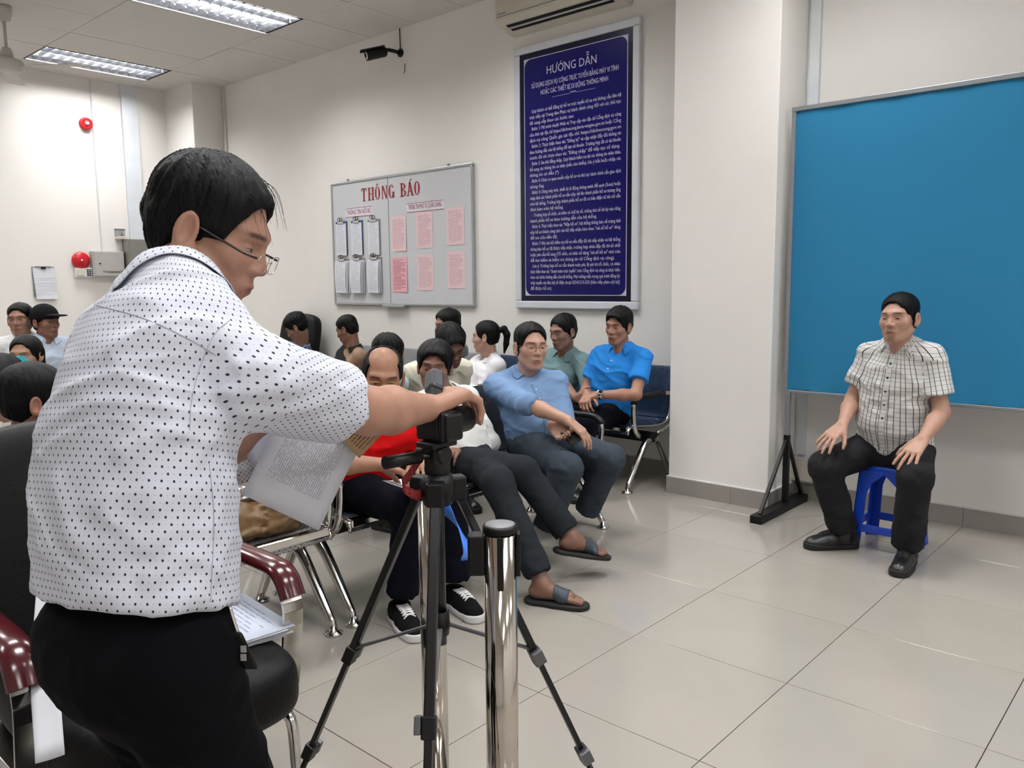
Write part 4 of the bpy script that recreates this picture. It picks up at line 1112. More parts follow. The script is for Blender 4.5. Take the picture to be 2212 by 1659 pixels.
def hair_sdf(hp):
    tt, ts, tb = hp.get('top', .018), hp.get('side', .008), hp.get('back', .012)
    zf = hp.get('zf', .062)+hp.get('lift', .016); nape = hp.get('nape', -.060); amp = hp.get('amp', .004); w_ = hp.get('wid', 1.0)
    sk0 = ell((0, -.014, .036), (.0755*w_, .093, .083)); sk1 = ell((0, -.046, -.022), (.060*w_, .050, .062)); out = []
    if hp.get('fringe'): out.append(ell((.012*hp['fringe'], .070, .072), (.056, .030, .030)))
    sd = hp.get('seed', 0.0)
    def f(q):
        zz = q[:, 2]; e_ = np.clip((zz-.02)/.08, 0, 1); e_ = e_*e_*(3-2*e_)
        th = ts*np.clip((zz+.075)/.07, .22, 1)+(tt-ts)*e_+np.clip(-q[:, 1]/.09, 0, 1)*max(0, tb-ts)*np.clip((zz+.07)/.07, .15, 1)
        d = smin(sk0(q), sk1(q), .03)-th
        if out: d = smin(d, out[0](q), .02)
        # strand relief radiating from the crown
        c = q-np.array([0, -.05, .10]); r = np.linalg.norm(c, axis=1)+1e-6; az = np.arctan2(c[:, 1], c[:, 0])
        d = d-amp*vnoise(np.stack([az*9+sd, r*14+sd, q[:, 2]*20], 1))-amp*.5*vnoise(np.stack([az*26+sd, r*20, q[:, 2]*26+sd], 1))-amp*.35*vnoise(np.stack([az*60+sd, r*24, q[:, 2]*30+sd], 1))
        # face opening
        fcut = ell((0, .132, zf-.084), (hp.get('tw', .094)*w_, .108, .104))(q)
        fcut = np.minimum(fcut, np.maximum(.012-q[:, 1], q[:, 2]+hp.get('burn', .012)))
        for s in (-1, 1): fcut = np.minimum(fcut, ell((s*.085*w_, -.004, -.014), (.020, .021, .030))(q)) if not hp.get('long') else fcut
        fcut = fcut+.005*vnoise(np.stack([q[:, 0]*75+sd, q[:, 1]*20, q[:, 2]*16], 1))
        if 'bald' in hp: fcut = np.minimum(fcut, ell((0, .045, .125), hp['bald'])(q))
        if hp.get('part'): fcut = np.minimum(fcut, rcone((.032, .10, .095), (.026, -.02, .125), .006, .004)(q))
        d = smax(d, -fcut, .006)
        if not hp.get('long'): d = smax(d, nape-q[:, 2]-.25*(q[:, 1]+.06), .005)
        if hp.get('long'):
            dl = U([rcone((s*.062, -.03, .02), (s*.058, -.05, -hp['long']), .036, .024) for s in (-1, 1)]+[rcone((0, -.075, .02), (0, -.095, -hp['long']), .045, .035)], .03)(q)
            dl = dl-.003*vnoise(np.stack([q[:, 0]*120, q[:, 1]*120, q[:, 2]*12], 1))
            d = smin(d, smax(dl, -ell((0, .09, -.03), (.060, .085, .12))(q), .012), .015)
        if hp.get('tail'):
            pts = [(0, -.105, .045), (0, -.150, .055), (0, -.170, .01), (0, -.160, -.06), (0, -.140, -.13)]; rr = (.02, .026, .027, .022, .008)
            for a, b, ra, rb in zip(pts, pts[1:], rr, rr[1:]):
                d = smin(d, rcone(a, b, ra, rb)(q)-.002*vnoise(np.stack([q[:, 0]*140, q[:, 1]*140, q[:, 2]*14], 1)), .008)
        return d
    return f
def hand_prims(wr, F, N, side, curl, s=1.0, spread=.12, thumb=.5, curls=None):
    """round cones of a hand; F finger direction, N palm normal, side +1 right / -1 left"""
    F = nrm(F); N = nrm(N-F*(N@F)); Tm = np.cross(F, N)*side
    out = []; wr = np.asarray(wr, float)
    offs = (.031, .010, -.011, -.030); klen = (.088, .092, .087, .078); fl = (.95, 1.06, 1.0, .80)
    fingers = []
    for i, (o, kl, l) in enumerate(zip(offs, klen, fl)):
        kn = wr+F*kl*s+Tm*o*s-N*.002
        out.append(rcone(wr+Tm*o*.55*s+F*.008, kn, .0165*s, .0118*s))
        d = nrm(F+Tm*spread*(o/.03)); p = kn; c = curl if curls is None else curls[i]
        ang = 0
        for j, (ln, bd) in enumerate(((.043, 52), (.027, 62), (.021, 42))):
            ang += math.radians(bd)*c
            dd = d*math.cos(ang)+N*math.sin(ang); q = p+dd*ln*l*s
            fingers.append((i, rcone(p, q, (.0092-.0009*j)*s, (.0086-.0010*j)*s))); p = q
    tb = wr+F*.022*s+Tm*.024*s+N*.006*s; td = nrm(F*(.75-.2*thumb)+Tm*(.75-.35*thumb)+N*.55*thumb); p = tb
    out.append(rcone(wr+F*.005, tb+td*.02*s, .0165*s, .0155*s))
    th = []
    for ln, r0, r1, bend in ((.042, .0140, .0112, 0), (.031, .0108, .0098, .25), (.025, .0098, .0075, .35)):
        td = nrm(td+(F*.5+N*.3-Tm*.5)*bend); q = p+td*ln*s; th.append(rcone(p, q, r0*s, r1*s)); p = q
    palm = U(out, .012*s)
    def f(P):
        d = palm(P); ds = None
        for i in range(4):
            fi = None
            for k, g in fingers:
                if k == i: v = g(P); fi = v if fi is None else smin(fi, v, .004)
            ds = fi if ds is None else smin(ds, fi, .0015)
        t = th[0](P)
        for g in th[1:]: t = smin(t, g(P), .005)
        return smin(smin(d, ds, .006), t, .010)
    f.reach = .21*s
    return f
def torso_sdf(H, N, rh, rs, g, ease, bow=0.0, belly=0.0, loose=0.0, lo=-.14, hi=1.03):
    up = N-H; L = np.linalg.norm(up); uz = up/L
    T_ = np.array([-.2, 0, .22, .45, .70, .86, .95, 1.03]); Wd = np.array([.150, .166, .148+loose, .150+loose*.8, .160, .146, .118, .085])*g
    Dp = np.array([.100, .116, .104+loose*.6, .106+loose*.5, .112, .096, .080, .066])*g; Cf = np.array([0, 0, .012, .014, .016, .006, -.004, -.01])
    def f(P):
        q = P-H; t = q@uz/L; tc = np.clip(t, 0, 1)[:, None]
        r = rh*(1-tc)+rs*tc; r = r-(r@uz)[:, None]*uz; r /= np.linalg.norm(r, axis=1)[:, None]
        fw = np.cross(np.broadcast_to(uz, r.shape), r)
        w_ = np.interp(t, T_, Wd)+ease; d_ = np.interp(t, T_, Dp)+ease+belly*np.exp(-((t-.28)/.2)**2)*.5
        c = np.interp(t, T_, Cf)+belly*np.exp(-((t-.28)/.2)**2)*.5-bow*4*np.clip(t, 0, 1)*(1-np.clip(t, 0, 1))
        l = np.sum(q*r, 1); ff = np.sum(q*fw, 1)-c
        k = (np.abs(l/w_)**2.3+np.abs(ff/d_)**2.3)**(1/2.3)
        d = (k-1)*np.minimum(w_, d_)
        return smax(smax(d, (t-hi)*L, .03), (lo-t)*L, .01)
    def uv(P):
        q = P-H; t = q@uz/L; tc = np.clip(t, 0, 1)[:, None]
        r = rh*(1-tc)+rs*tc; r = r-(r@uz)[:, None]*uz; r /= np.linalg.norm(r, axis=1)[:, None]
        fw = np.cross(np.broadcast_to(uz, r.shape), r)
        return np.arctan2(np.sum(q*r, 1), np.sum(q*fw, 1))*.15*g, t*L
    return f, uv
PEOPLE = []
def put(name, parts, mat, parent, base, uvf=None, colf=None, smooth_it=1):
    Vt, Q = join(parts) if isinstance(parts, list) else parts
    if len(Q) == 0: return None
    if smooth_it: Vt = relax(Vt, Q, smooth_it)
    me = qmesh(name, Vt-base, Q)
    if uvf is not None:
        lay = me.uv_layers.new(name='UVMap'); fcs = Vt[Q]            # n,4,3
        lay.data.foreach_set('uv', uvf(fcs).astype(np.float32).ravel())
    if colf is not None:
        ca_ = me.color_attributes.new('Col', 'FLOAT_COLOR', 'POINT'); c = np.ones((len(Vt), 4), np.float32); c[:, :3] = colf(Vt); ca_.data.foreach_set('color', c.ravel())
    return link(name, me, mat, parent)
def person(label, hip, neck, head, fh, fs, look, arms, legs, **k):
    """one seated or standing figure. hip / neck / head: room points; fh / fs: forward of hips / shoulders;
    look: (direction, pitch deg, roll deg); arms, legs: dicts for 'R' and 'L'"""
    g = k.get('g', 1.0); s = k.get('s', 1.0); hs = k.get('hs', 1.0); vx = k.get('vox', 1.0)
    H = np.asarray(hip, float); N = np.asarray(neck, float); Hc = np.asarray(head, float)
    fh = nrm(V(fh[0], fh[1], 0)); fs_ = nrm(V(fs[0], fs[1], 0)); rh = V(fh[1], -fh[0], 0); rs = V(fs_[1], -fs_[0], 0)
    if 'stilt' in k: rs = nrm(rs+V(0, 0, k['stilt']))
    up = N-H; L = np.linalg.norm(up); uz = up/L
    lk = nrm(V(look[0][0], look[0][1], 0)); pt = math.radians(look[1]); rl = math.radians(look[2])
    hf = lk*math.cos(pt)+V(0, 0, 1)*math.sin(pt); hr = V(lk[1], -lk[0], 0); hu = np.cross(hr, hf)
    hr, hu = hr*math.cos(rl)+hu*math.sin(rl), -hr*math.sin(rl)+hu*math.cos(rl)
    RH = np.stack([hr, hf, hu])
    def loc(P): return (P-Hc)@RH.T/hs
    def wld(q): return Hc+hs*(np.asarray(q, float)@RH)
    base = np.array([H[0], H[1], 0.0]); fl_ = k.get('floor', True)
    skin = np.array(lin(k.get('skin', (150, 104, 80)))); skin = skin*.84+.16*skin.mean()*1.02
    # ---- joints
    J = {}
    for sd_, sg in (('R', 1), ('L', -1)):
        J['sh'+sd_] = N-uz*.045*s+rs*sg*k.get('shw', .168)*s*(.5+.5*g)+np.asarray(k.get('sho'+sd_, (0, 0, 0)), float)
        a = arms.get(sd_)
        if a:
            J['wr'+sd_] = np.asarray(a['wrist'], float); J['el'+sd_] = np.asarray(a['elbow'], float) if 'elbow' in a else two_bone(J['sh'+sd_], J['wr'+sd_], .275*s, .245*s, a.get('hint', (0, 0, -1)))
        J['hp'+sd_] = H+rh*sg*.088*s*g
        l = legs.get(sd_)
        if l:
            J['an'+sd_] = np.asarray(l['ankle'], float); J['kn'+sd_] = np.asarray(l['knee'], float) if 'knee' in l else two_bone(J['hp'+sd_], J['an'+sd_], .41*s, .40*s, l.get('hint', (*fh[:2], .4)))
    # ---- body (skin): head and neck, arms with hands, hidden core
    hsdf = head_sdf(k.get('face', {})); nr = k.get('neckr', .052)*hs
    nkt = wld((0, -.022, -.062)); nkb = N+uz*.0+fs_*.012
    neck_p = rcone(nkt, nkb, nr, nr*1.12); neck_q = rcone(wld((0, .025, -.085)), N+fs_*.045-uz*.005, nr*.55, nr*.6)
    def fhead(P):
        d = hsdf(loc(P))*hs; return smin(d, smin(neck_p(P), neck_q(P), .02), .022*hs)
    hv = k.get('hvox', .0038)
    hb = bounds([wld((sx*.095, sy*.118, sz*.128)) for sx in (-1, 1) for sy in (-1, 1) for sz in (-1, 1)]+[nkb, nkb-uz*.03], .045)
    parts = [polygonize(fhead, hb[0], hb[1], hv)]
    av = k.get('avox', .0044)
    for sd_, sg in (('R', 1), ('L', -1)):
        a = arms.get(sd_)
        if not a: continue
        Sh, El, Wr = J['sh'+sd_], J['el'+sd_], J['wr'+sd_]; fa = Wr-El
        ar = k.get('arm', 1.0)*s
        pr = [rcone(Sh, El, .046*ar, .037*ar), rcone(El, El+fa*.35, .037*ar, .0385*ar), rcone(El+fa*.35, Wr, .0385*ar, .0255*ar)]
        pts = [Sh, El, Wr]
        if 'F' in a:
            hnd = hand_prims(Wr+nrm(fa)*.005, np.asarray(a['F'], float), np.asarray(a['N'], float), sg, a.get('curl', .4), s*k.get('hand', 1.0), a.get('spread', .12), a.get('thumb', .5), a.get('curls'))
            pts += [Wr+nrm(np.asarray(a['F'], float))*.2*s]
        else: hnd = None
        arm = U(pr, .018)
        start = 0.0 if k.get('sleeve', .6) < 1.2 else 1.4
        if start > 1: pts = pts[1:]; arm = U(pr[1:], .018)
        def farm(P, arm=arm, hnd=hnd):
            d = arm(P); return d if hnd is None else smin(d, hnd(P), .012)
        lo_, hi_ = bounds(pts, .075); parts.append(polygonize(farm, lo_, hi_, av))
    core, _ = torso_sdf(H, N, rh, rs, g*.86, -.01, k.get('bow', 0.0))
    lo_, hi_ = bounds([H-uz*.2, N+uz*.05], .22); parts.append(polygonize(core, lo_, hi_, .022))
    def scol(P):
        q = loc(P); c = np.tile(skin, (len(P), 1))
        inh = (np.abs(q[:, 0]) < .1) & (np.abs(q[:, 1]) < .13) & (np.abs(q[:, 2]) < .13)
        x = np.abs(q[:, 0]); w_ = k.get('face', {}).get('wid', 1.0)
        lip = np.exp(-(((q[:, 2]+.0665)/.0085)**4+(x/.023)**4))*(q[:, 1] > .07)*inh
        c = c*(1-lip[:, None]*.75)+np.array(lin(k.get('lips', (128, 70, 62))))*lip[:, None]*.75
        bz = .0285+.10*np.clip(.045-x, -.05, .03)*-.06-1.6*(x-.034)**2*2
        brow = np.exp(-(((q[:, 2]-bz)/.0046)**4+((x-.033*w_)/.0205)**6))*(q[:, 1] > .05)*inh*k.get('brow', 1.0)
        c = c*(1-brow[:, None]*.86)+np.array(lin((26, 22, 20)))*brow[:, None]*.86
        if k.get('beard', 0):
            bd = np.exp(-(((q[:, 2]+.052)/.006)**4+(x/.026)**4))*(q[:, 1] > .08)*inh+np.exp(-(((q[:, 2]+.098)/.012)**4+(x/.02)**4))*(q[:, 1] > .06)*inh
            bd = np.clip(bd, 0, 1)*k['beard']; c = c*(1-bd[:, None]*.6)+np.array(lin((40, 34, 32)))*bd[:, None]*.6
        return c
    body = put('person', parts, SKIN, None, base, colf=scol)
    body.location = base; tag(body, label, 'person', 'people in the waiting room')
    Pz = base
    # ---- eyes
    if k.get('eyes', True):
        op = k.get('open', .0034)*.85; w_ = k.get('face', {}).get('wid', 1.0)
        for sg in (-1, 1):
            rows, cols = [], []
            for i in range(13):
                u = -1+2*i/12; r_ = []
                for j in range(7):
                    vv = -1+2*j/6; x = u*.0135; zz = .002+vv*op*(1-u*u)**.6+.0012*u*sg
                    e = 1-((x)/.0165)**2-((zz-.002)/.0125)**2
                    y = .068+.0165*math.sqrt(max(.02, e))+.0006
                    r_.append(wld((sg*.0315*w_+x, y, zz)))
                    rr = math.hypot(x-.0015*k.get('gaze', 0), (zz-.002))
                    cols.append((.012, .009, .008) if (rr < .0060 or vv > .66) else (.30, .27, .25))
                rows.append(r_)
            b = B().grid(rows); me = b.mesh('eye'); me.transform(Matrix.Translation(-Vector(Pz)))
            ca_ = me.color_attributes.new('Col', 'FLOAT_COLOR', 'POINT'); ca_.data.foreach_set('color', np.c_[np.array(cols), np.ones(len(cols))].astype(np.float32).ravel())
            link('eye', me, EYEM, body)
    # ---- hair
    hp = k.get('hair')
    if hp:
        fhair = hair_sdf(hp); ext = .16 if not hp.get('tail') else .22
        q0 = [wld((sx*.105, sy, sz)) for sx in (-1, 1) for sy in (-ext if hp.get('tail') else -.135, .115) for sz in (-.17 if hp.get('tail') else (-.10 if not hp.get('long') else -hp['long']-.04), .16)]
        lo_, hi_ = bounds(q0, .01)
        put('hair', polygonize(lambda P: fhair(loc(P))*hs, lo_, hi_, k.get('hairvox', hv)), k.get('hairmat', HAIRM), body, Pz, smooth_it=1)
    # ---- shirt
    sl = k.get('sleeve', .6); ease = k.get('ease', .012)
    tor, tuv = torso_sdf(H, N, rh, rs, g, ease, k.get('bow', 0.0), k.get('belly', 0.0), k.get('loose', .012), lo=k.get('hem', -.10), hi=1.0)
    sleeves = []; fsl = {}
    for sd_, sg in (('R', 1), ('L', -1)):
        Sh = J['sh'+sd_]; sr_ = k.get('slr', 1.0)*(.5+.5*g)
        pr = [(lambda P, a_=rcone(N+uz*.012+rs*sg*.03, Sh+uz*.012, .050*s, .050*s*min(sr_, 1.1)): a_(P))]
        if arms.get(sd_):
            El, Wr = J['el'+sd_], J['wr'+sd_]; ua = El-Sh
            if sl <= 1.0:
                end = Sh+ua*sl; dn = nrm(ua); c_ = rcone(Sh-dn*.0, Sh+ua*(sl+.12), .062*s*sr_, k.get('cuff', .066)*s*sr_)
                fsl[sd_] = (lambda P, c_=c_, end=end, dn=dn: smax(c_(P), (P-end)@dn, .006))
            else:
                e2 = min(1.0, sl-1.0); fa = Wr-El; end = El+fa*e2; dn = nrm(fa)
                c1 = rcone(Sh, El, .060*s*sr_, .052*s*sr_); c2 = rcone(El, El+fa*(e2+.15), .052*s*sr_, .040*s)
                fsl[sd_] = (lambda P, c1=c1, c2=c2, end=end, dn=dn: smin(c1(P), smax(c2(P), (P-end)@dn, .006), .02))
        else:
            El = Sh-uz*.2; fsl[sd_] = rcone(Sh, El, .058*s*sr_, .055*s*sr_)
        sleeves.append(pr[0])
    folds = list(k.get('folds', []))
    wa = k.get('wrinkle', .0046); stand = rcone(nkb-uz*.01, nkb+(nkt-nkb)*(k.get('colz', .30)-.12), nr*1.22, nr*1.02)
    sdn = k.get('seed', 0)
    def fbase(P):
        d = smin(tor(P), stand(P), .03)
        for g_ in sleeves: d = smin(d, g_(P), .045)
        for g_ in fsl.values(): d = smin(d, g_(P), k.get('slk', .035))
        return d
    for pl, wdt, amp_ in k.get('foldpx', []):      # creases laid on the garment's own surface
        pts_ = []
        for (x, y) in pl:
            r_ = nrm(ray(x, y)); t = .5
            for _ in range(60):
                dd = fbase((CAM+r_*t)[None])[0]; t += dd*.8
                if abs(dd) < 1e-4 or t > 9: break
            if t < 9: pts_.append(CAM+r_*t)
        if len(pts_) > 1: folds.append((pts_, wdt, amp_))
    def fshirt(P):
        d = smin(tor(P), stand(P), .03)
        for g_ in sleeves: d = smin(d, g_(P), .045)
        for g_ in fsl.values(): d = smin(d, g_(P), k.get('slk', .035))
        if wa:
            q = np.stack([(P-H)@rs*9+sdn, (P-H)@fs_*9, (P-H)@uz*22], 1)
            n1 = vnoise(q+vnoise(q*.5+7)[:, None]*1.3); d = d-wa*.7*n1
            q3 = np.stack([(P-H)@rs*5+(P-H)@uz*5, (P-H)@fs_*7, (P-H)@uz*13-(P-H)@rs*4], 1)+sdn; rg = (1-np.abs(vnoise(q3+1.1*vnoise(q3*.6+3)[:, None])))**5
            q4 = np.stack([(P-H)@rs*9-(P-H)@uz*8, (P-H)@fs_*9, (P-H)@uz*17+(P-H)@rs*7], 1)+sdn+11; rg2 = (1-np.abs(vnoise(q4+.9*vnoise(q4*.6+3)[:, None])))**5
            d = d-wa*1.5*(rg-.2)-wa*.8*(rg2-.2)
        for pts_, wdt, amp_ in folds:
            m_ = None
            for a, b in zip(pts_, pts_[1:]):
                v = rcone(a, b, 0, 0)(P); m_ = v if m_ is None else np.minimum(m_, v)
            d = d-amp_*np.exp(-(m_/wdt)**2)
        if k.get('vneck', .0):
            c = N+fs_*.085+uz*.0; a = rcone(c+uz*.06, c-uz*k['vneck'], .034, .004); d = smax(d, -a(P), .006)
        return d
    pts = [H-uz*.16, N+uz*.05, J['shR'], J['shL']]+[J['el'+q] for q in 'RL' if arms.get(q)]+([J['wr'+q] for q in 'RL' if arms.get(q)] if sl > 1 else [])
    pts += [H+rh*.17*g, H-rh*.17*g, H+fh*(.13*g+k.get('belly', 0)), H-fh*.13*g, H+up*.5+fs_*.16*g, H+up*.5-fs_*.16*g]
    lo_, hi_ = bounds(pts, .085*g)
    Vt, Q = polygonize(fshirt, lo_, hi_, k.get('svox', .0085))
    flip = k.get('seam_front', False)
    def suv(fc):
        P = fc.reshape(-1, 3); cen = fc.mean(1); u, v = tuv(P)
        if flip:
            u = np.where(u > 0, u-math.pi*.15*g, u+math.pi*.15*g)
        uvv = np.stack([u, v], 1).reshape(-1, 4, 2)
        # keep a face on one side of the seam
        uu = uvv[..., 0]; per = 2*math.pi*.15*g; uu = np.where(uu-uu[:, :1] > per/2, uu-per, np.where(uu-uu[:, :1] < -per/2, uu+per, uu)); uvv[..., 0] = uu
        dt = tor(cen)
        for sd_, sg in (('R', 1), ('L', -1)):
            if not arms.get(sd_): continue
            Sh, El = J['sh'+sd_], J['el'+sd_]; ax = nrm(El-Sh); e1 = nrm(np.cross(ax, k.get('suvref', V(0, 0, 1)) if abs(ax[2]) < .9 else V(1, 0, 0))); e2 = np.cross(ax, e1)
            on = (fsl[sd_](cen) < dt-.004) & ((cen-Sh)@ax > .012)
            q = P-Sh; a = np.arctan2(q@e2, q@e1)*.068*s; vv = q@ax
            su = np.stack([a+(100*(np.abs(a-.05) < .055) if k.get('raglan') else 0), vv], 1).reshape(-1, 4, 2); uu = su[..., 0]; per = 2*math.pi*.068*s
            uu = np.where(uu-uu[:, :1] > per/2, uu-per, np.where(uu-uu[:, :1] < -per/2, uu+per, uu)); su[..., 0] = uu
            uvv[on] = su[on]
        if k.get('raglan'):
            tp = ((cen-H)@uz > L*.92); uvv[tp, :, 0] += 100
        return uvv
    shirt = put('shirt', (Vt, Q), k['shirt'], body, Pz, uvf=suv, smooth_it=k.get('ssmooth', 1))
    # ---- collar
    if k.get('collar', True):
        rows = []; ch_ = k.get('colh', .034); nx = nrm(nkt-nkb); cc_ = nkb+(nkt-nkb)*k.get('colz', .30); e1 = nrm(rs-nx*(rs@nx)); e2 = np.cross(nx, e1)   # e2 ~ forward
        nn = 26; gap = k.get('colgap', .55)
        for i in range(nn+1):
            a = math.pi/2+gap+(2*math.pi-2*gap)*i/nn; fr_ = max(0.0, math.sin(a))      # 1 at front
            bk = max(0.0, -math.sin(a)); rr = nr*1.14
            p = cc_+(e1*math.cos(a)+e2*math.sin(a)*1.02)*rr
            topz = nx*(.012+.014*bk-.012*fr_)
            o_ = nrm(e1*math.cos(a)+e2*math.sin(a))
            wing = .022*max(0, fr_-.35)
            rows.append([p+nx*-.030, p+topz*.6, p+topz+o_*.004, p+topz*.7+o_*.011, p+o_*(.019+.004*fr_)-nx*(ch_*.55+wing*.5), p+o_*(.024+.010*fr_)-nx*(ch_+wing)])
        A_ = np.array(rows); Pq = A_[:, 2:].reshape(-1, 3); off_ = np.tile([.003, .005, .005, .0045], len(rows))
        for _ in range(3):
            e_ = 1e-3; d0 = fshirt(Pq); gr = np.stack([fshirt(Pq+np.eye(3)[i]*e_)-d0 for i in range(3)], 1)/e_
            gr /= np.linalg.norm(gr, axis=1)[:, None]+1e-6; mv = np.clip(off_-d0, 0, .03); Pq = Pq+gr*mv[:, None]
            low = np.tile([0, 0, .5, 1], len(rows)); mv = np.clip(d0-off_*1.2, 0, .03)*low; Pq = Pq-gr*mv[:, None]
        A_[:, 2:] = Pq.reshape(len(rows), 4, 3); rows = A_
        b = B().grid(rows); me = b.mesh('collar', False)
        me.transform(Matrix.Translation(-Vector(Pz))); o = link('collar', me, k.get('colmat', k['shirt']), shirt)
        lay = me.uv_layers.new(name='UVMap'); uvd = []
        for p in me.polygons:
            for li in p.loop_indices:
                vi = me.loops[li].vertex_index; uvd += [(vi//6)*.0145, (vi % 6)*.012]
        lay.data.foreach_set('uv', uvd)
        md = o.modifiers.new('t', 'SOLIDIFY'); md.thickness = .0025; md.offset = 0
        md = o.modifiers.new('s', 'SUBSURF'); md.levels = 1; md.render_levels = 1
    for pl in k.get('seampx', []):
        pts_ = []
        for q_ in bez([(a_, b_, 0) for a_, b_ in pl], 26):
            r_ = nrm(ray(q_[0], q_[1])); t = .6
            for _ in range(80):
                dd = fshirt((CAM+r_*t)[None])[0]; t += dd*.7
                if abs(dd) < 1e-4 or t > 6: break
            if t < 6: pts_.append(CAM+r_*(t-.0004)-Pz)
        if len(pts_) > 3: B().tube(pts_, .0007, 5).build('seam', k['seammat'], shirt)
    if k.get('placket'):
        rows = []
        for t in np.linspace(.93, k.get('hem', -.1)+.03, 22):
            r_ = []
            for o_ in (-.017, -.0165, .0165, .017):
                p = H+up*t+rs*o_+fs_*.32
                for _ in range(30):
                    dd = fshirt(p[None])[0]; p = p-fs_*dd*.8
                    if abs(dd) < 2e-4: break
                r_.append(p+fs_*(.0026 if abs(o_) < .0168 else -.004))
            rows.append(r_)
        b = B().grid(rows); me = b.mesh('placket', False); me.transform(Matrix.Translation(-Vector(Pz))); link('placket', me, k.get('plmat', k['shirt']), shirt)
        lay = me.uv_layers.new(name='UVMap'); uvd = []
        for p in me.polygons:
            for li in p.loop_indices:
                vi = me.loops[li].vertex_index; uvd += [((vi % 4)-1.5)*.02, (vi//4)*.021]
        lay.data.foreach_set('uv', uvd)
    nb_ = k.get('buttons', 0)
    for i in range(nb_):
        t = .86-.13*i; c = H+up*t; lo_d, hi_d = 0, .3
        for _ in range(18):
            mid = (lo_d+hi_d)/2
            if fshirt((c+fs_*mid)[None])[0] < 0: lo_d = mid
            else: hi_d = mid
        b = B().lathe([(.0055, -.002), (.0055, .0018), (.0, .0022)], c+fs_*(lo_d+(.003 if k.get('placket') else 0))-Pz, fs_, 10); b.build('button', k.get('butmat', PLASTIC_W), shirt)
    # ---- trousers
    if legs and k.get('trousers') is not None:
        pe = k.get('pease', .010); tr = [ell(H-V(0, 0, .01), (.155*g+pe, .118*g+pe, .115), np.stack([rh, fh, V(0, 0, 1)]))]
        seg = []; pts = [H]
        for sd_ in 'RL':
            if sd_ not in legs: continue
            hp_, kn, an = J['hp'+sd_], J['kn'+sd_], J['an'+sd_]; lr = k.get('leg', 1.0)*s
            dn = nrm(an-kn); c1 = rcone(hp_, kn, .088*g*lr+pe*.5, .060*lr+pe); c2 = rcone(kn, an+dn*.05, .058*lr+pe, k.get('hemr', .050)*lr+pe); end = an+dn*k.get('crop', .0)
            seg.append((lambda P, c1=c1, c2=c2, end=end, dn=dn: smin(c1(P), smax(c2(P), (P-end)@dn, .005), .03)))
            pts += [hp_, kn, an]
        wl = k.get('waist', None)
        def fpants(P):
            d = tr[0](P)
            ds = None
            for g_ in seg: v = g_(P); ds = v if ds is None else smin(ds, v, .012)
            d = smin(d, ds, .05)
            q = P*np.array([16., 16., 16.]); d = d-.0035*vnoise(q+vnoise(q*.6)[:, None]*1.5+sdn)-.0015*vnoise(q*3+sdn)-.0045*((1-np.abs(vnoise(q*.75+1.2*vnoise(q*.5+4)[:, None]+sdn+9)))**5-.2)
            if wl is not None: d = smax(d, (P-H)@uz-wl, .01)
            return d
        lo_, hi_ = bounds(pts, .15*g); lo_[2] = max(lo_[2], .0)
        put('trousers', polygonize(fpants, lo_, hi_, k.get('pvox', .010)), k['trousers'], body, Pz, smooth_it=1)
    # ---- feet
    for sd_, sg in (('R', 1), ('L', -1)):
        l = legs.get(sd_) if legs else None
        if not l or l.get('hide'): continue
        footwear(body, Pz, J['an'+sd_], dict(l, kn=J['kn'+sd_]), sg, s, k, skin)
    # ---- glasses
    if k.get('glasses'):
        gm, lens, low = k['glasses']; gl = bpy.data.objects.new('glasses', None); COL.objects.link(gl); gl.parent = body
        zc = .0+low; yc = .100+(k.get('gly', 0.0)); w_ = k.get('face', {}).get('wid', 1.0)
        for sg in (-1, 1):
            pr = rounded_rect(sg*.033-.025, zc-.017, sg*.033+.025, zc+.015, .011, 4); pr = [wld((x, yc-.35*abs(x)**1.7*1.0, z)) for x, z in pr]
            if gm is not None:
                b = B().tube([p-Pz for p in pr+pr[:1]], k.get('glr', .0012), 5, False); b.build('rim', gm, gl)
            if lens is not None:
                b = B().add([p-Pz for p in pr], [tuple(range(len(pr)))]); b.build('lens', lens, gl)
            tm = k.get('templemat', gm)
            b = B().tube([wld(p)-Pz for p in ((sg*.059, yc-.006, zc+.008), (sg*.072*w_, yc-.03, zc+.009), (sg*.0795*w_, .01, .008), (sg*.080*w_, -.012, .0))], k.get('tmr', .0016), 6); b.build('temple', tm, gl)
        b = B().tube([wld(p)-Pz for p in ((-.009, yc, zc+.003), (0, yc+.003, zc+.006), (.009, yc, zc+.003))], .0013, 5); b.build('bridge', gm or CHROME, gl)
    PEOPLE.append(dict(body=body, J=J, H=H, N=N, wld=wld, base=Pz, shirt=shirt, up=uz, fs=fs_, rs=rs, hs=hs, loc=loc, hsdf=hsdf))
    return PEOPLE[-1]
SHOEB = M('black_shoe_leather', (17, 17, 18), .35, spec=.5, var=(14, .2))
SOLEW = M('white_sole', (205, 205, 206), .6)
SOLEB = M('black_rubber', (20, 20, 21), .75)
LACEW = M('white_lace', (225, 225, 228), .8)
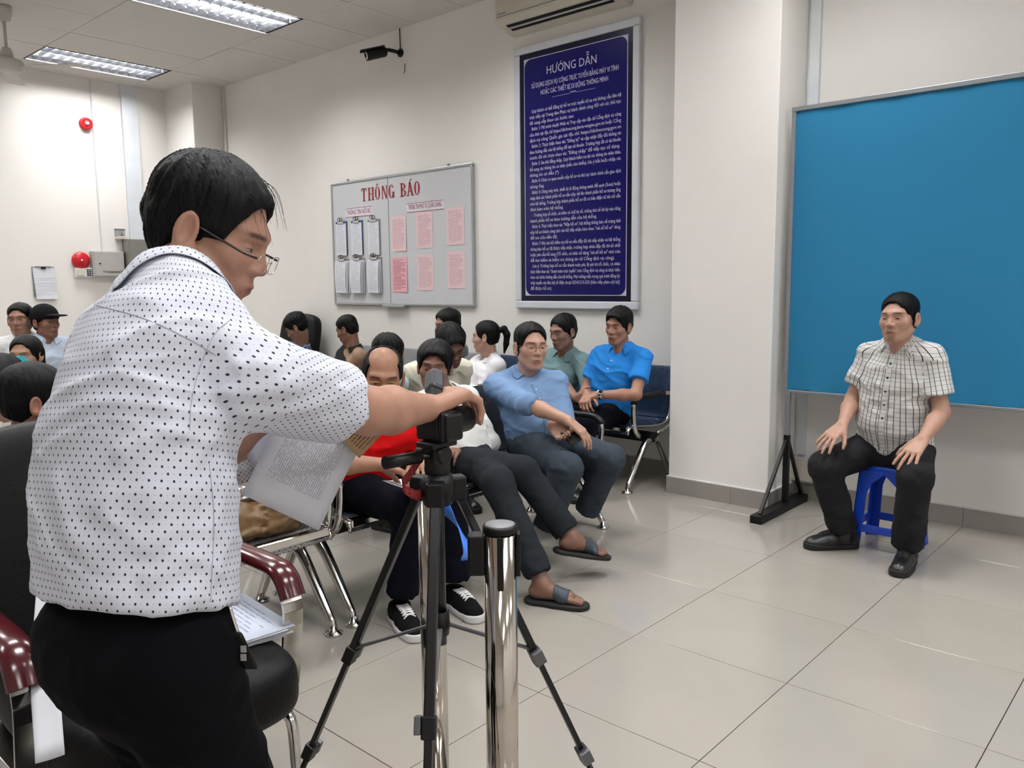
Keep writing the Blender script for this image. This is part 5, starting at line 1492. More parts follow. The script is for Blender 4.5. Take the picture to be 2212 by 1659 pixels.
def footwear(body, Pz, an, l, sg, s, k, skin):
    F = nrm(np.asarray(l.get('F'), float)); Up = np.asarray(l.get('Up', (0, 0, 1)), float); Up = nrm(Up-F*(Up@F)); Rt = np.cross(F, Up)
    sole = an-Up*l.get('ah', .085); sole = sole if 'Up' in l else np.array([sole[0], sole[1], l.get('z', 0.0)])
    def P_(x, y, z): return sole+F*x*s+Rt*y*s+Up*z*s
    def lc(P): q = P-sole; return np.stack([q@F, q@Rt, q@Up], 1)/s
    kind = k.get('shoe', 'boot'); L0 = bounds([P_(x, y, z) for x in (-.09, .23) for y in (-.07, .07) for z in (0, .16)], .012)
    def last(q, inf=0.0):    # foot shape over the ground
        c = [rcone((-.040, 0, .040), (.06, 0, .040), .036+inf, .036+inf), rcone((.06, 0, .036), (.150, .006*sg*-1, .026), .038+inf, .034+inf), rcone((.110, .0, .030), (.165, .004*sg*-1, .024), .036+inf, .029+inf)]
        d = c[0](q)
        for g_ in c[1:]: d = smin(d, g_(q), .02)
        return d
    if kind in ('boot', 'sneaker'):
        top = .13 if kind == 'boot' else .085
        def fu(P):
            q = lc(P); d = last(q, .004); d = smin(d, rcone((-.025, 0, .05), (-.02, 0, top), .040, .043)(q), .03); d = smin(d, rcone((.0, 0, .075), (.09, 0, .055), .030, .026)(q), .02)
            d = smax(d, .016-q[:, 2], .003); d = smax(d, q[:, 2]-top, .004)
            if kind == 'boot': d = d-.0012*vnoise(q*70)
            return d*s
        sh = put('shoe', polygonize(fu, L0[0], L0[1], .0055), SHOEB if kind == 'boot' else k.get('shoemat', SHOEB), body, Pz)
        def fs(P):
            q = lc(P); q2 = q.copy(); q2[:, 2] = .03; d = last(q2, .009); zt = .026+.008*np.clip((q[:, 0]-.1)/.08, 0, 1)
            return smax(smax(d, q[:, 2]-zt, .004), .001-q[:, 2], .003)*s
        put('sole', polygonize(fs, L0[0], L0[1], .005), SOLEB if kind == 'boot' else SOLEW, sh, Pz)
        lm = LACEW if kind == 'sneaker' else SOLEB
        def topz(x, y):
            lo_, hi_ = .02, .16
            for _ in range(14):
                md_ = (lo_+hi_)/2
                if fu(np.array([P_(x, y, md_)]))[0] < 0: lo_ = md_
                else: hi_ = md_
            return lo_+.0015
        for i in range(6 if k.get('pvox', .01) < .0135 else 0):
            x = .022+.017*i; b = B()
            for s2 in (-1, 1):
                b.tube([P_(xx, yy, topz(xx, yy)) for xx, yy in ((x-.008, -.024*s2), (x-.004, -.013*s2), (x, 0), (x+.004, .013*s2), (x+.008, .024*s2))], .0032, 6)
            o = b.build('lace', lm, sh); o.data.transform(Matrix.Translation(-Vector(Pz)))
    else:      # open sandal with bare foot
        toes = [(.170, .026, .0130, .055), (.174, .0045, .0098, .050), (.166, -.0125, .0092, .045), (.154, -.0275, .0088, .040), (.139, -.0400, .0082, .035)]; shin = rcone(an, an+(l['kn']-an)*.45, .033*s, .044*s)
        sgn = -sg
        def ft(P):
            q = lc(P); c = [rcone((-.035, 0, .052), (.03, 0, .056), .030, .030), rcone((.02, 0, .06), (.115, 0, .040), .031, .026), rcone((.09, .018*sgn, .036), (.115, -.02*sgn, .034), .022, .018), rcone((-.015, 0, .06), (-.012, 0, .085), .034, .033)]
            d = c[0](q)
            for g_ in c[1:]: d = smin(d, g_(q), .022)
            for x, y, r, x0 in toes: d = smin(d, rcone((x-x0, y*sgn*.9, .036), (x, y*sgn, .030), r*1.0, r)(q), .002)
            return smin(d*s, shin(P), .02)
        put('foot', polygonize(ft, np.minimum(L0[0], an+(l['kn']-an)*.5)-.03, np.maximum(L0[1], an+(l['kn']-an)*.5)+.03, .0034), SKIN, body, Pz, colf=lambda P: np.tile(skin*.92, (len(P), 1)))
        def fs(P):
            q = lc(P); q2 = q.copy(); q2[:, 2] = .03; d = last(q2, .010); return smax(smax(d, q[:, 2]-.021, .004), .0005-q[:, 2], .003)*s
        so = put('sandal', polygonize(fs, L0[0], L0[1], .005), SOLEB, body, Pz)
        def fst(P):
            q = lc(P); d = ft(P)/s-.0035; d2 = ft(P)/s+.003; a = np.abs(q[:, 0]-.085-.0*q[:, 2])-.034
            return smax(smax(smax(d, -d2, .002), a, .004), .018-q[:, 2], .003)*s
        put('strap', polygonize(fst, L0[0], L0[1], .004), k.get('strapmat', SHOEB), so, Pz)
# ------------------------------------------------------------------ the people
DOTS = pattern_mat('white_shirt_black_dots', dots); CHECK = pattern_mat('white_shirt_black_check', checks); PLAID = pattern_mat('navy_plaid_shirt', plaid); RAGLAN = pattern_mat('black_shirt_tan_shoulders', raglan)
JEANS_B = cloth('black_jeans', (38, 38, 41), .9, var=(9, .2)); JEANS_N = cloth('navy_trousers', (9, 11, 22), .95); JEANS_G = cloth('grey_blue_trousers', (58, 66, 76), .85, var=(7, .1)); TROU_C = cloth('charcoal_trousers', (36, 40, 45), .9); TROU_BK = cloth('black_trousers', (5, 5, 9), .95)
SHORT = dict(top=.016, side=.006, back=.010, zf=.060, amp=.003)
def chin_up(lookdir): return nrm(V(lookdir[0], lookdir[1], 0))
def seated(label, hip, f, head, look, **k):
    f3 = nrm(V(f[0], f[1], 0)); r3 = V(f3[1], -f3[0], 0); H = V(hip[0], hip[1], hip[2] if len(hip) > 2 else .50); hs = k.get('hs', 1.0)
    head = np.asarray(head, float); neck = k.pop('neck', head+V(0, 0, -.155)*hs-chin_up(look[0])*.035)
    arms = k.pop('arms', None) or {}
    for sd_, sg in (('R', 1), ('L', -1)):
        if sd_ not in arms:
            arms[sd_] = dict(wrist=H+f3*.25+r3*sg*.10+V(0, 0, .115), hint=-f3+r3*sg*.7-V(0, 0, .6), F=f3*.8-r3*sg*.5-V(0, 0, .25), N=V(0, 0, -1), curl=.35)
        elif arms[sd_] is False: del arms[sd_]
    legs = k.pop('legs', None)
    if legs is None:
        legs = {sd_: dict(ankle=H+f3*.40+r3*sg*.11+V(0, 0, .085-H[2]), hint=f3+V(0, 0, .5), F=f3+r3*sg*.15) for sd_, sg in (('R', 1), ('L', -1))}
    return person(label, H, neck, head, f3, k.pop('fs', f3), look, arms, legs, **k)

# 1 man on the blue stool
hd1 = at(1942, 688, Y=2.20)
P_STOOL = seated('man in white checked shirt seated on the blue stool before the backdrop', (.40, 2.36, .515), (-.02, -1), hd1, ((-.14, -.99), 0, -2), hs=.97, s=1.0, g=.98, shw=.150, belly=.03,
    neck=at(1946, 752, Y=2.27), shirt=CHECK, sleeve=.68, cuff=.072, loose=.02, hem=-.02, buttons=5, butmat=BLACKP, placket=True, vneck=.06, colgap=.85, trousers=JEANS_B, pease=.016, hemr=.056, shoe='boot', skin=(184, 138, 116), face=dict(wid=1.02, cheek=1.2, jaw=1.12), hair=dict(top=.014, side=.004, back=.007, zf=.060, amp=.0018, wid=1.02), beard=.55, hvox=.0030, avox=.0038, svox=.0075, pvox=.008, fs=(-.12, -1), colz=.22,
    arms=dict(R=dict(wrist=at(1820, 918, Y=2.10), elbow=at(1842, 862, Y=2.30), F=(-.35, -.75, -.55), N=(-.1, .3, -1), curl=.18, spread=.22), L=dict(wrist=at(1994, 948, Y=2.05), elbow=at(2034, 890, Y=2.24), F=(-.28, -.75, -.62), N=(-.1, .4, -1), curl=.18, spread=.22)),
    legs=dict(R=dict(ankle=V(.225, 2.165, .10), knee=at(1782, 1008, Y=2.045), F=(-.72, -.70, 0)), L=dict(ankle=V(.555, 2.085, .10), knee=at(1977, 1030, Y=1.985), F=(.12, -1, 0))))

# 2 bright blue polo man by the column
POLO = cloth('bright_blue_polo', (44, 136, 224), .7)
P_POLO = seated('man in bright blue polo with watch on the bench end by the column', (-1.50, 2.52, .505), (.05, -1), at(1336, 705, Y=2.44), ((.06, -1), -6, 3), neck=at(1345, 758, Y=2.50), hs=.97, s=.98, shirt=POLO, sleeve=.62, hem=-.05, trousers=JEANS_N, skin=(166, 116, 92), face=dict(wid=.93, jaw=.95), hair=dict(top=.020, side=.010, back=.012, zf=.050, amp=.004, fringe=-1, wid=.95), open=.0026, colgap=.7, vneck=.03, buttons=2, hvox=.0034, svox=.007, slr=1.0,
    arms=dict(R=dict(wrist=at(1268, 852, Y=2.20), hint=(-.7, .5, -.6), F=(.35, -.7, -.45), N=(.3, .2, -1), curl=.75), L=dict(wrist=at(1292, 853, Y=2.21), hint=(.9, .3, -.5), F=(-.75, -.45, -.25), N=(-.2, .2, -1), curl=.7)))
# 3 green shirt man
P_GREEN = seated('man in grey green shirt with folded arms beside the bright blue polo man', (-2.03, 2.52, .50), (-.05, -1), at(1216, 717, Y=2.42), ((-.12, -.99), -10, 0), hs=.97, neck=at(1224, 768, Y=2.50), shirt=cloth('grey_green_shirt', (118, 148, 152), .8), sleeve=.70, trousers=JEANS_N, skin=(146, 106, 88), face=dict(wid=1.0, jaw=1.05), hair=dict(top=.014, side=.007, back=.010, zf=.056, amp=.003), open=.003, vneck=.02, hem=-.05,
    arms=dict(R=dict(wrist=at(1245, 860, Y=2.28), hint=(-.8, .2, -.8), F=(.9, -.3, .1), N=(.2, .9, 0), curl=.4), L=dict(wrist=at(1205, 868, Y=2.25), hint=(.8, .1, -.8), F=(-.9, -.3, .1), N=(0, .9, 0), curl=.4)))
# 4 woman with ponytail
WHITE = cloth('white_blouse', (226, 226, 232), .8)
P_PONY = seated('woman with ponytail in white blouse turned to the left', (-2.68, 2.48, .50), (-.45, -.9), at(1049, 728, Y=2.45), ((-.86, -.52), -3, 0), hs=.97, s=.95, g=1.1, neck=at(1062, 778, Y=2.50), shirt=WHITE, sleeve=1.85, trousers=JEANS_N, skin=(190, 146, 124), lips=(160, 70, 70), face=dict(wid=.96, cheek=1.05), brow=.8, hair=dict(top=.012, side=.008, back=.010, zf=.072, amp=.0025, tail=1, nape=-.06), open=.003, hem=-.06, vneck=.03)
# 5 person hidden behind
seated('person with black hair mostly hidden behind the cream shirt man', (-3.35, 2.5, .50), (-.2, -1), at(966, 704, Y=2.5), ((-.3, -.95), -5, 0), shirt=cloth('dim_grey_shirt', (120, 124, 130)), trousers=JEANS_N, hair=dict(SHORT, top=.022), skin=(140, 96, 76), eyes=False, hvox=.005, svox=.012, avox=.007, pvox=.015)
# 6 cream shirt man
P_CREAM = seated('man in cream shirt bending his head down in the second row', (-2.25, 1.42, .50), (1, -.25), at(974, 748, X=-1.90), ((.92, -.40), -30, -6), neck=at(952, 792, X=-2.02), shirt=cloth('cream_shirt', (226, 222, 204), .8), sleeve=.65, trousers=JEANS_N, skin=(126, 86, 68), hair=dict(top=.024, side=.010, back=.014, zf=.052, amp=.005, fringe=.6), glasses=(BLACKP, None, 0), g=1.05, slr=1.1)
# 7 white shirt man with crossed legs
P_CROSS = seated('man in white long sleeved shirt with crossed legs and black sandals', (-1.17, .80, .50), (1, .05), at(939, 793, Y=.76), ((.66, -.75), -4, 4), neck=at(955, 852, Y=.80), hs=1.0, shirt=cloth('white_shirt', (224, 226, 226), .8), sleeve=1.93, trousers=TROU_C, hem=-.08, skin=(132, 94, 76), face=dict(wid=.95, cheek=1.1), hair=dict(top=.022, side=.014, back=.014, zf=.050, amp=.004, fringe=-.8, burn=.02), shoe='sandal', crop=-.045, hemr=.050, pease=.012, vneck=.02, strapmat=M('slate_strap', (48, 56, 66), .6), pvox=.008,
    arms=dict(R=dict(wrist=at(905, 965, Y=.62), hint=(-.5, -.8, -.5), F=(.8, .3, 0), N=(0, 0, -1), curl=.4), L=dict(wrist=at(992, 968, Y=.74), elbow=at(1058, 958, Y=1.03), F=(.3, -.75, .0), N=(-.2, 0, -1), curl=.6)),
    legs=dict(R=dict(ankle=at(1238, 1166, d=3.74), knee=at(1128, 1018, d=3.80), F=(.50, .74, -.20), Up=(.10, .15, 1), ah=.07), L=dict(ankle=V(-.475, .60, .085), knee=at(1075, 1045, d=3.66), F=(.72, .30, 0))))
# 8 light blue shirt man
SHIRT_B = cloth('light_blue_shirt', (116, 145, 184), .8)
P_LBLUE = seated('man in light blue shirt and glasses holding a phone on the front bench', (-1.12, 1.36, .505), (1, -.15), at(1147, 750, Y=1.36), ((.90, -.48), 0, 2), neck=at(1133, 815, Y=1.38), hs=1.02, g=1.08, belly=.03, fs=(.85, -.5), shirt=SHIRT_B, sleeve=1.12, loose=.02, hem=-.10, trousers=JEANS_G, skin=(188, 142, 118), face=dict(wid=1.0, jaw=1.05), hair=dict(top=.016, side=.005, back=.010, zf=.070, amp=.003), glasses=(M('wire_rim', (120, 110, 100), .3, metal=.8), None, 0), glr=.0009, tmr=.0011, vneck=.025, buttons=5, placket=True, svox=.007, hvox=.0031, pease=.014, slr=1.05, hemr=.052, pvox=.008,
    arms=dict(R=dict(wrist=at(1226, 908, d=3.98), elbow=at(1138, 872, d=4.06), F=(.55, .35, -.55), N=(-.2, .1, -1), curl=.30), L=dict(wrist=at(1192, 918, d=4.08), hint=(-.2, .9, -.5), F=(.75, -.1, -.35), N=(-.2, -.6, .75), curl=.55)),
    legs=dict(R=dict(ankle=at(1180, 1140, d=4.02), knee=at(1226, 1012, d=3.92), F=(.9, -.2, 0), hide=True), L=dict(ankle=at(1268, 1100, d=4.30), knee=at(1318, 992, d=4.10), F=(.9, .2, 0), hide=True)))
# 9 red shirt man
P_RED = seated('balding man in red shirt and glasses on the near end of the front bench', (-1.13, .17, .505), (1, .12), at(826, 816, Y=.14), ((.80, -.60), -12, 4), neck=at(806, 888, Y=.16), hs=1.03, shirt=cloth('red_shirt', (208, 16, 22), .75), sleeve=.62, hem=-.08, trousers=JEANS_N, skin=(160, 110, 82), face=dict(wid=.98), hair=dict(top=.006, side=.005, back=.010, zf=.088, tw=.120, amp=.003, bald=(.072, .105, .086)), glasses=(M('gold_rim', (180, 140, 80), .3, metal=.8), None, 0), glr=.0010, tmr=.0012, shoe='sneaker', shoemat=cloth('black_knit_upper', (16, 16, 18), .85), hvox=.0034, pease=.012, crop=-.04, hemr=.054, fs=(.9, -.3),
    arms=dict(R=dict(wrist=at(818, 1003, d=3.02), elbow=at(712, 1002, d=2.98), F=(.62, .68, -.40), N=(.2, -.1, -1), curl=.45), L=dict(wrist=at(905, 985, d=3.35), hint=(-.4, .8, -.6), F=(.8, -.4, -.3), N=(-.1, 0, -1), curl=.4)),
    legs=dict(R=dict(ankle=at(866, 1302, Z=.09), hint=(1, .0, .5), F=at(905, 1388, Z=0)-at(858, 1330, Z=0)), L=dict(ankle=at(985, 1268, Z=.09), hint=(1, .1, .5), F=at(1042, 1340, Z=0)-at(972, 1295, Z=0))))
# 10 light shirt, only hair and shoulder seen
seated('person with black hair in pale blue shirt behind the balding red shirt man', (-2.25, .82, .50), (.9, .3), at(839, 772, X=-2.02), ((-.62, .78), -10, 0), shirt=cloth('pale_blue_shirt', (182, 204, 210), .8), sleeve=.6, trousers=JEANS_N, hair=dict(top=.024, side=.012, back=.016, zf=.055, amp=.005), skin=(128, 88, 70), eyes=False, g=1.05, svox=.011, pvox=.015, avox=.006)
# 11 black and tan shirt
P_TAN = seated('man in black shirt with tan shoulders reading on the back bench', (-4.42, 2.50, .50), (-.35, -.94), at(750, 712, Y=2.42), ((-.88, -.48), -22, 0), neck=at(768, 760, Y=2.46), shirt=RAGLAN, raglan=True, sleeve=.6, trousers=JEANS_N, skin=(128, 84, 62), hair=dict(top=.012, side=.003, back=.006, zf=.066, amp=.002), open=.002, svox=.010, pvox=.014, avox=.006)
# 12 plaid man
P_PLAID = seated('young man in navy plaid shirt looking down in a black armchair', (-5.24, 2.36, .53), (-.35, -.93), at(641, 708, Y=2.34), ((-.72, -.69), -32, 0), neck=at(655, 756, Y=2.40), shirt=PLAID, sleeve=1.5, trousers=JEANS_N, skin=(140, 98, 76), hair=dict(top=.026, side=.010, back=.014, zf=.050, amp=.006, fringe=.5), open=.002, svox=.010, pvox=.014, avox=.006)
# 13, 14 far left pair
seated('smiling man in white shirt at the far left below the wall clipboard', (-5.42, .05, .52), (1, .1), at(44, 691, d=6.2), ((.80, -.60), 0, -3), shirt=cloth('white_striped_shirt', (222, 222, 226), .8), sleeve=.6, trousers=JEANS_N, skin=(150, 104, 82), face=dict(wid=1.04, jaw=1.08), hair=dict(SHORT), svox=.011, pvox=.016, avox=.007, hvox=.004)
P_CAP = seated('man in black cap and pale shirt looking right at the far left', (-5.25, .42, .52), (1, .1), at(99, 696, d=6.2), ((.93, .36), 0, 0), shirt=cloth('pale_sky_shirt', (192, 206, 226), .8), sleeve=.6, trousers=JEANS_N, skin=(138, 92, 72), svox=.011, pvox=.016, avox=.007, hvox=.004, hair=dict(top=.004, side=.004, back=.006, zf=.06, amp=.001))
# 15 masked woman
P_MASK = seated('woman in turquoise face mask at the left behind other seated people', (-4.05, -.35, .50), (1, .1), at(56, 768, d=5.0), ((.72, -.70), -4, 0), shirt=cloth('white_blouse_plain', (220, 222, 228), .8), sleeve=.6, trousers=JEANS_N, skin=(170, 124, 98), hair=dict(top=.012, side=.010, back=.012, zf=.064, amp=.002, long=.10), svox=.011, pvox=.016, avox=.007, hvox=.0036, brow=.8)
# 16 woman at the left edge
seated('woman in white blouse cut by the left picture edge', (-2.25, -1.12, .50), (1, 0), at(2, 838, d=3.2), ((.74, -.62), -16, 0), hs=.98, shirt=cloth('ivory_blouse', (226, 224, 222), .8), sleeve=.6, trousers=JEANS_N, skin=(188, 144, 120), lips=(150, 60, 62), hair=dict(top=.018, side=.012, back=.014, zf=.060, amp=.003, long=.05, part=1), vneck=.05, svox=.010, pvox=.016, avox=.007, brow=.8)
# 17 man seen from the side of his head
seated('man with greying hair in slate shirt partly hidden by the standing man', (-1.24, -1.06, .50), (1, .2), at(80, 868, d=2.72), ((.25, .97), -4, 0), shirt=cloth('slate_shirt', (72, 92, 100), .8), sleeve=.6, trousers=JEANS_N, skin=(160, 108, 84), hair=dict(top=.016, side=.008, back=.012, zf=.060, amp=.003), svox=.010, pvox=.016, avox=.007)
# cap, mask, watch, phone
def head_patch(p, name, f, lo, hi, h, mat):
    q = bounds([p['wld']((x, y, z)) for x in (lo[0], hi[0]) for y in (lo[1], hi[1]) for z in (lo[2], hi[2])], .005)
    return put(name, polygonize(lambda P: f(p['loc'](P))*p['hs'], q[0], q[1], h), mat, p['body'], p['base'])
def cap_f(q):
    d = ell((0, -.012, .045), (.092, .112, .098))(q); d = smax(d, .018-q[:, 2]-.10*(q[:, 1]+.05)*-.6, .006)
    br = ell((0, .115, .052), (.072, .085, .010))(q); br = smax(br, .05-q[:, 1], .005)
    return smin(d, br, .008)
head_patch(P_CAP, 'cap', cap_f, (-.11, -.14, -.02), (.11, .22, .16), .004, cloth('black_cap', (18, 18, 20), .85))
def mask_f(q):
    d = P_MASK['hsdf'](q)-.006; d2 = ell((0, .080, -.048), (.060, .055, .066))(q)
    return smax(d, d2, .005)
head_patch(P_MASK, 'face_mask', mask_f, (-.08, .0, -.13), (.08, .14, .03), .0035, cloth('turquoise_mask', (70, 178, 196), .7))
wl = P_POLO['J']['wrL']; el_ = P_POLO['J']['elL']; ax = nrm(wl-el_)
wt = bpy.data.objects.new('wrist_watch', None); COL.objects.link(wt); wt.parent = P_POLO['body']
b = B().lathe([(.029, -.009), (.031, 0), (.029, .009)], wl-ax*.012-P_POLO['base'], ax, 20); b.build('strap', CHROME, wt)
fd_ = nrm(nrm(CAM-wl)*.8+V(0, 0, .6)); fd_ = nrm(fd_-ax*(fd_@ax))
b = B().lathe([(.019, .026), (.019, .036), (.016, .038), (0, .038)], wl-ax*.012-P_POLO['base'], fd_, 20); b.build('dial', CHROME, wt)
b = B().lathe([(.0145, .0384), (0, .0386)], wl-ax*.012-P_POLO['base'], fd_, 20); b.build('face', DARK, wt)
pc = at(1231, 938, d=4.0)
ph_ = thing('mobile_phone', 'black phone in the hand of the light blue shirt man', 'phone', tuple(pc))
u1 = nrm(V(.75, -.25, -.32)); u2 = nrm(np.cross(u1, V(-.3, -.3, .9))); u3 = np.cross(u1, u2)
W(B().obox(pc, u1*.072, u2*.036, u3*.0045, .003), 'casing', BLACKP, ph_)
W(B().obox(pc-u3*.0048*(1 if u3[2] < 0 else -1), u1*.066, u2*.032, u3*.0004), 'screen', DARK, ph_)
# ------------------------------------------------------------------ the standing man with the papers
FSTD = (-.02, 1.0)
wrR = at(920, 882, d=1.56)
P_STAND = person('standing man in white dotted shirt reaching his arm to the camera', at(294, 1385, d=1.19), at(372, 645, d=1.26), at(456, 503, d=1.375), (-.15, .99), FSTD, ((.74, .67), -24, 0),
    dict(R=dict(wrist=wrR, elbow=at(798, 888, d=1.40), F=at(985, 852, d=1.62)-wrR, N=(.05, .25, -1), curl=.62, spread=.10, curls=(.55, .68, .72, .75), thumb=.9),
         L=dict(wrist=at(590, 890, d=1.48), elbow=at(450, 980, d=1.47), F=(.1, .5, -.8), N=(-.6, .4, 0), curl=.5)),
    dict(R=dict(ankle=V(.50, -1.53, .09), hint=(0, 1, .1), F=(.1, 1, 0)), L=dict(ankle=V(.30, -1.45, .09), hint=(0, 1, .1), F=(-.2, 1, 0))),
    s=1.0, g=.87, hs=.98, belly=.02, shw=.178, shirt=DOTS, seam_front=True, sleeve=.70, cuff=.060, slr=1.22, ease=.018, loose=.016, hem=.12, wrinkle=.004, bow=.048, stilt=-.02,
    shoL=(.0, .0, -.035), shoR=tuple(np.array([-.01, .05, -.078])), trousers=TROU_BK, pease=.014, leg=1.05, shoe='boot', skin=(176, 126, 102), face=dict(wid=.98, jaw=1.0), eyes=True, hand=1.02, arm=1.08,
    hair=dict(top=.016, side=.010, back=.014, zf=.058, amp=.004, nape=-.088, burn=.004), glasses=(CHROME, None, -.012), gly=.012, glr=.0007, templemat=M('dark_temple', (34, 22, 20), .3), tmr=.0022,
    hvox=.0026, avox=.0034, svox=.0056, pvox=.008, colz=.22, colh=.040, colgap=.5, ssmooth=1, suvref=V(0, 0, 1), seammat=M('shirt_seam', (176, 180, 194), .8), seampx=[[(178, 652), (300, 684), (400, 728), (468, 768)], [(498, 690), (462, 724), (430, 800), (413, 870), (410, 930)], [(452, 1000), (462, 1120), (455, 1300)]],
    foldpx=[([(440, 905), (360, 935), (270, 975)], .016, .009), ([(452, 940), (400, 1010), (330, 1090)], .018, .007), ([(470, 720), (380, 742), (250, 745)], .014, .005), ([(730, 800), (620, 838), (500, 850)], .013, .008), ([(745, 850), (640, 885), (520, 890)], .014, .007), ([(690, 770), (600, 790), (520, 790)], .012, .006), ([(420, 1060), (360, 1150), (250, 1190), (150, 1160)], .018, .007), ([(470, 1090), (430, 1190), (330, 1250)], .016, .007), ([(120, 1050), (170, 1180), (260, 1260)], .018, .006), ([(90, 1180), (150, 1260), (250, 1300)], .018, .008), ([(480, 1180), (440, 1260), (380, 1300)], .016, .008), ([(300, 640), (400, 690), (470, 700)], .010, .003)])
# ------------------------------------------------------------------ papers in his hand, card, pouch on the belt
PR_TXT = printed('printed_form', (214, 217, 228), (138, 140, 156), 38, .26, 0, 2, .2, 2.0)
def paper(name, label, A, Bp, D, mat, cat='paper', bend=.004, n=8, group=None):
    """sheet with corner A, edge to Bp (text direction) and edge to D (stacking direction)"""
    A, Bp, D = map(np.asarray, (A, Bp, D)); ex = nrm(Bp-A); lz = np.linalg.norm(D-A); lx = np.linalg.norm(Bp-A); dz_ = D-A; dz_ = dz_-ex*(dz_@ex); ez = nrm(dz_); ey = np.cross(ez, ex)
    P = [[(lx*i/n, bend*math.sin(math.pi*i/n)+bend*.6*math.sin(math.pi*j/n), lz*j/n) for j in range(n+1)] for i in range(n+1)]
    o = B().grid(P).build(name, mat); basis(o, A, ex, ey, ez); tag(o, label, cat, group)
    md = o.modifiers.new('t', 'SOLIDIFY'); md.thickness = .0006
    return o
pB = at(688, 1146, d=1.50); pA = at(517, 1076, d=1.38); pC = at(812, 905, d=1.56)
pD = pA+(pC-pB)
# text runs along B->C, rows stack from B towards A (heading by the right edge)
paper('printed_form_sheet', 'printed white form held below the standing man\'s sleeve', pB, pC, pA, PR_TXT)
paper('folded_sheet', 'second sheet peeping out behind the printed form', at(548, 1010, d=1.47), at(700, 930, d=1.50), at(556, 930, d=1.45), PAPER)
idc = printed('tan_card_print', (176, 152, 118), (120, 60, 44), 9, .4, 0, 2, .14, 7.0)
cA = at(776, 990, d=1.52); cB = at(838, 925, d=1.55); cD = at(727, 948, d=1.50)
paper('identity_card', 'worn tan identity card held against the printed form', cA, cB, cD, idc, 'card', .001)
pouch = bpy.data.objects.new('belt_pouch', None); COL.objects.link(pouch); pouch.parent = P_STAND['body']
bs = P_STAND['base']
q0 = at(524, 1405, d=1.165); q1 = at(492, 1330, d=1.20)
b = B().obox(q0-bs, nrm(V(.2, .3, -1))*.030, nrm(V(.745, .667, 0))*.011, nrm(V(.9, -.44, 0))*.007, .004); b.build('pouch_body', BLACKP, pouch)
for k_ in range(2):
    c_ = at(526, 1402+18*k_, d=1.15); b = B().obox(c_-bs, V(0, 0, 1)*.005, V(.745, .667, 0)*.0042, V(.9, -.44, 0)*.0006); b.build('fastener', ALU, pouch)
b = B().tube([p-bs for p in bez([at(492, 1296, d=1.165), at(498, 1318, d=1.16), at(506, 1345, d=1.16), at(514, 1368, d=1.16)], 10)], .003, 6); b.build('key_chain', CHROME, pouch)
# papers on the armchair and beside it
sk = printed('form_stack_print', (206, 214, 232), (150, 158, 184), 16, .3, 0, 2, .15, 4.0)
for k_ in range(7):
    z_ = .497+.0035*k_; a_ = .06*random.uniform(-1, 1)-.15
    ex = V(math.cos(a_), math.sin(a_), 0); ey_ = V(-math.sin(a_), math.cos(a_), 0)
    A_ = V(-.37, -1.08, z_)+ex*random.uniform(-.012, .012)+ey_*random.uniform(-.012, .012)
    paper('loose_form', ('sheet on top of the paper stack on the armchair seat' if k_ == 6 else f'{["lowest", "second", "third", "fourth", "fifth", "sixth"][k_]} sheet of the paper stack on the armchair seat'), A_, A_+ex*.297, A_+ey_*.21, sk if k_ == 6 else PAPER, 'paper', .001, 4, 'papers stacked on the armchair')
paper('upright_sheet', 'white sheet standing on the armchair left of the standing man', at(108, 1375, d=1.62), at(70, 1375, d=1.60), at(82, 1262, d=1.66), PAPER, 'paper', .003)
for k_ in range(4):
    A_ = at(76, 1650-2*k_, d=1.50+.004*k_)
    paper('hanging_sheet', f'{["front", "second", "third", "rear"][k_]} sheet of the papers hanging by the left chair arm', A_, at(140, 1630-3*k_, d=1.52+.004*k_), at(100-4*k_, 1470+6*k_, d=1.60+.004*k_), PAPER, 'paper', .003, 5, 'papers by the left chair arm')
# ------------------------------------------------------------------ tan bag on the bench
BAGM = M('tan_bag_leather', (104, 78, 44), .5, var=(9, .25), bump=(40, .3)); BAGD = M('brown_bag_leather', (62, 34, 24), .45, var=(12, .3), bump=(40, .3))
bc = at(592, 1148, d=2.98); bc = V(-1.08, -.36, .50)
bag = thing('handbag', 'crumpled tan leather bag lying on the grey bench', 'handbag', (bc[0], bc[1], .43))
def bagf(P):
    q = P-bc; d = ell((0, 0, -.005), (.15, .20, .085))(q); d = smin(d, ell((.02, -.13, .0), (.10, .09, .07))(q), .05); d = smin(d, ell((-.06, .05, .05), (.08, .13, .06))(q), .05)
    n = q*np.array([22., 14., 30.]); d = d-.016*vnoise(n+vnoise(n*.6)[:, None]*1.6)-.006*vnoise(n*2.2+3)
    return smax(d, .428-P[:, 2], .01)
Vb, Qb = polygonize(bagf, bc-.27, bc+.27, .008); Vb = relax(Vb, Qb, 1)
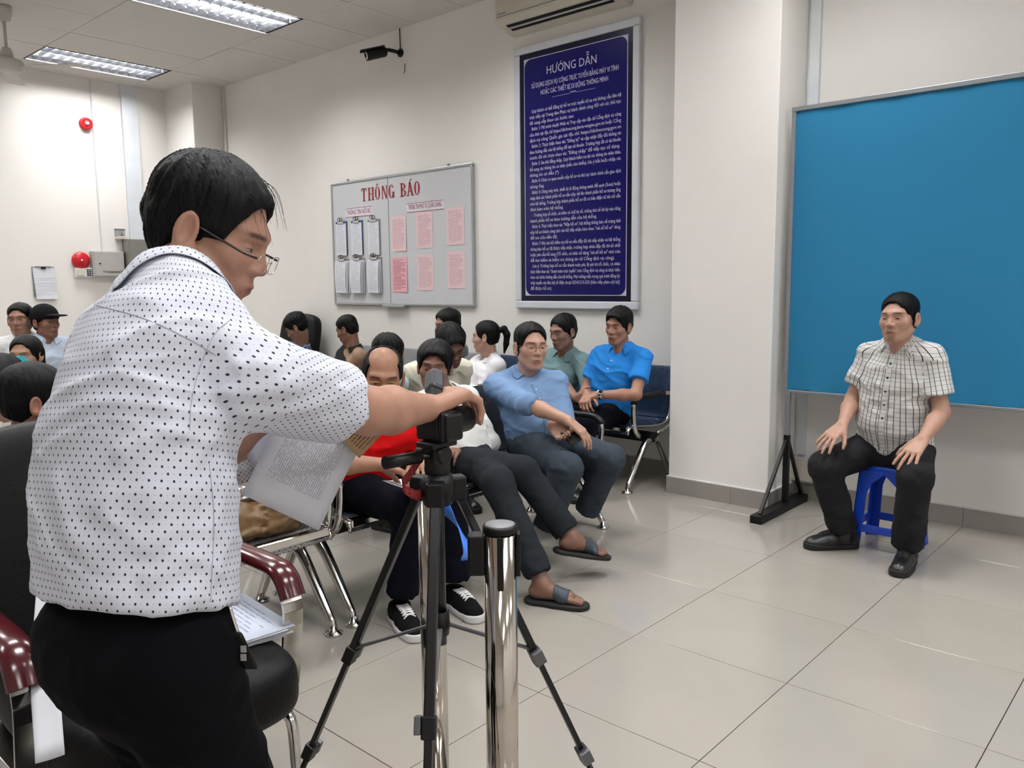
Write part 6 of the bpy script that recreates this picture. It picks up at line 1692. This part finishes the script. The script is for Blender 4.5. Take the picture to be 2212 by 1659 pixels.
me = qmesh('bag_body', Vb-np.array([bc[0], bc[1], .43]), Qb); link('bag_body', me, BAGM, bag)
def rollf(P):
    q = P-bc; d = rcone((-.02, -.24, .06), (.05, .05, .085), .045, .05)(q); n = q*30; return d-.010*vnoise(n)
Vb, Qb = polygonize(rollf, bc-.32, bc+.27, .008)
link('bag_flap', qmesh('bag_flap', Vb-np.array([bc[0], bc[1], .43]), Qb), BAGD, bag)
W(B().tube(bez([bc+V(.11, .19, -.02), bc+V(.13, .16, .03), bc+V(.10, .10, .07), bc+V(.04, .02, .11)], 14), .018, 8, flat=.45), 'strap', M('rust_strap', (140, 66, 36), .4), bag)
W(B().tube([bc+V(.09, -.12+.03*math.cos(a), .115+.02*math.sin(a)) for a in np.linspace(0, 2*math.pi, 17)], .006, 8, False), 'buckle_ring', CHROME, bag)
W(B().tube(bez([bc+V(.12, .06, .06), bc+V(.14, .03, .03), bc+V(.15, 0, .04), bc+V(.13, -.04, .07)], 12), .004, 6), 'cord', M('tan_cord', (160, 130, 90), .7), bag)
# small papers and pen of the front row
paper('lap_sheet', 'folded white papers on the lap of the red shirt man', at(826, 1038, d=3.02), at(905, 1062, d=2.98), at(850, 1030, d=3.2), PAPER)
paper('lap_sheet', 'white paper under the hand of the crossed legs man', at(958, 1053, d=3.25), at(1010, 1050, d=3.28), at(955, 1040, d=3.4), PAPER)

# stray hair wisps of the standing man
ws = B(); rr_ = random.Random(5)
for i in range(46):
    a = rr_.uniform(-.9, 1.0); y0 = rr_.uniform(-.02, .09)
    p0 = V(.05*a, y0-.05, .112-.10*abs(a)**2*.3); ln = rr_.uniform(.05, .10); lift = rr_.uniform(.004, .020)
    pts = [P_STAND['wld'](p0+V(.01*a*t, ln*t*(1.0 if i % 3 else -.9), lift*math.sin(math.pi*min(1, t*1.1))-.055*t*t))-P_STAND['base'] for t in np.linspace(0, 1, 8)]
    ws.tube(pts, .0006, 4, True, rs=[.0008*(1-.8*t) for t in np.linspace(0, 1, 8)])
o = ws.build('hair_wisps', HAIRM, P_STAND['body']); o['kind'] = 'stuff'
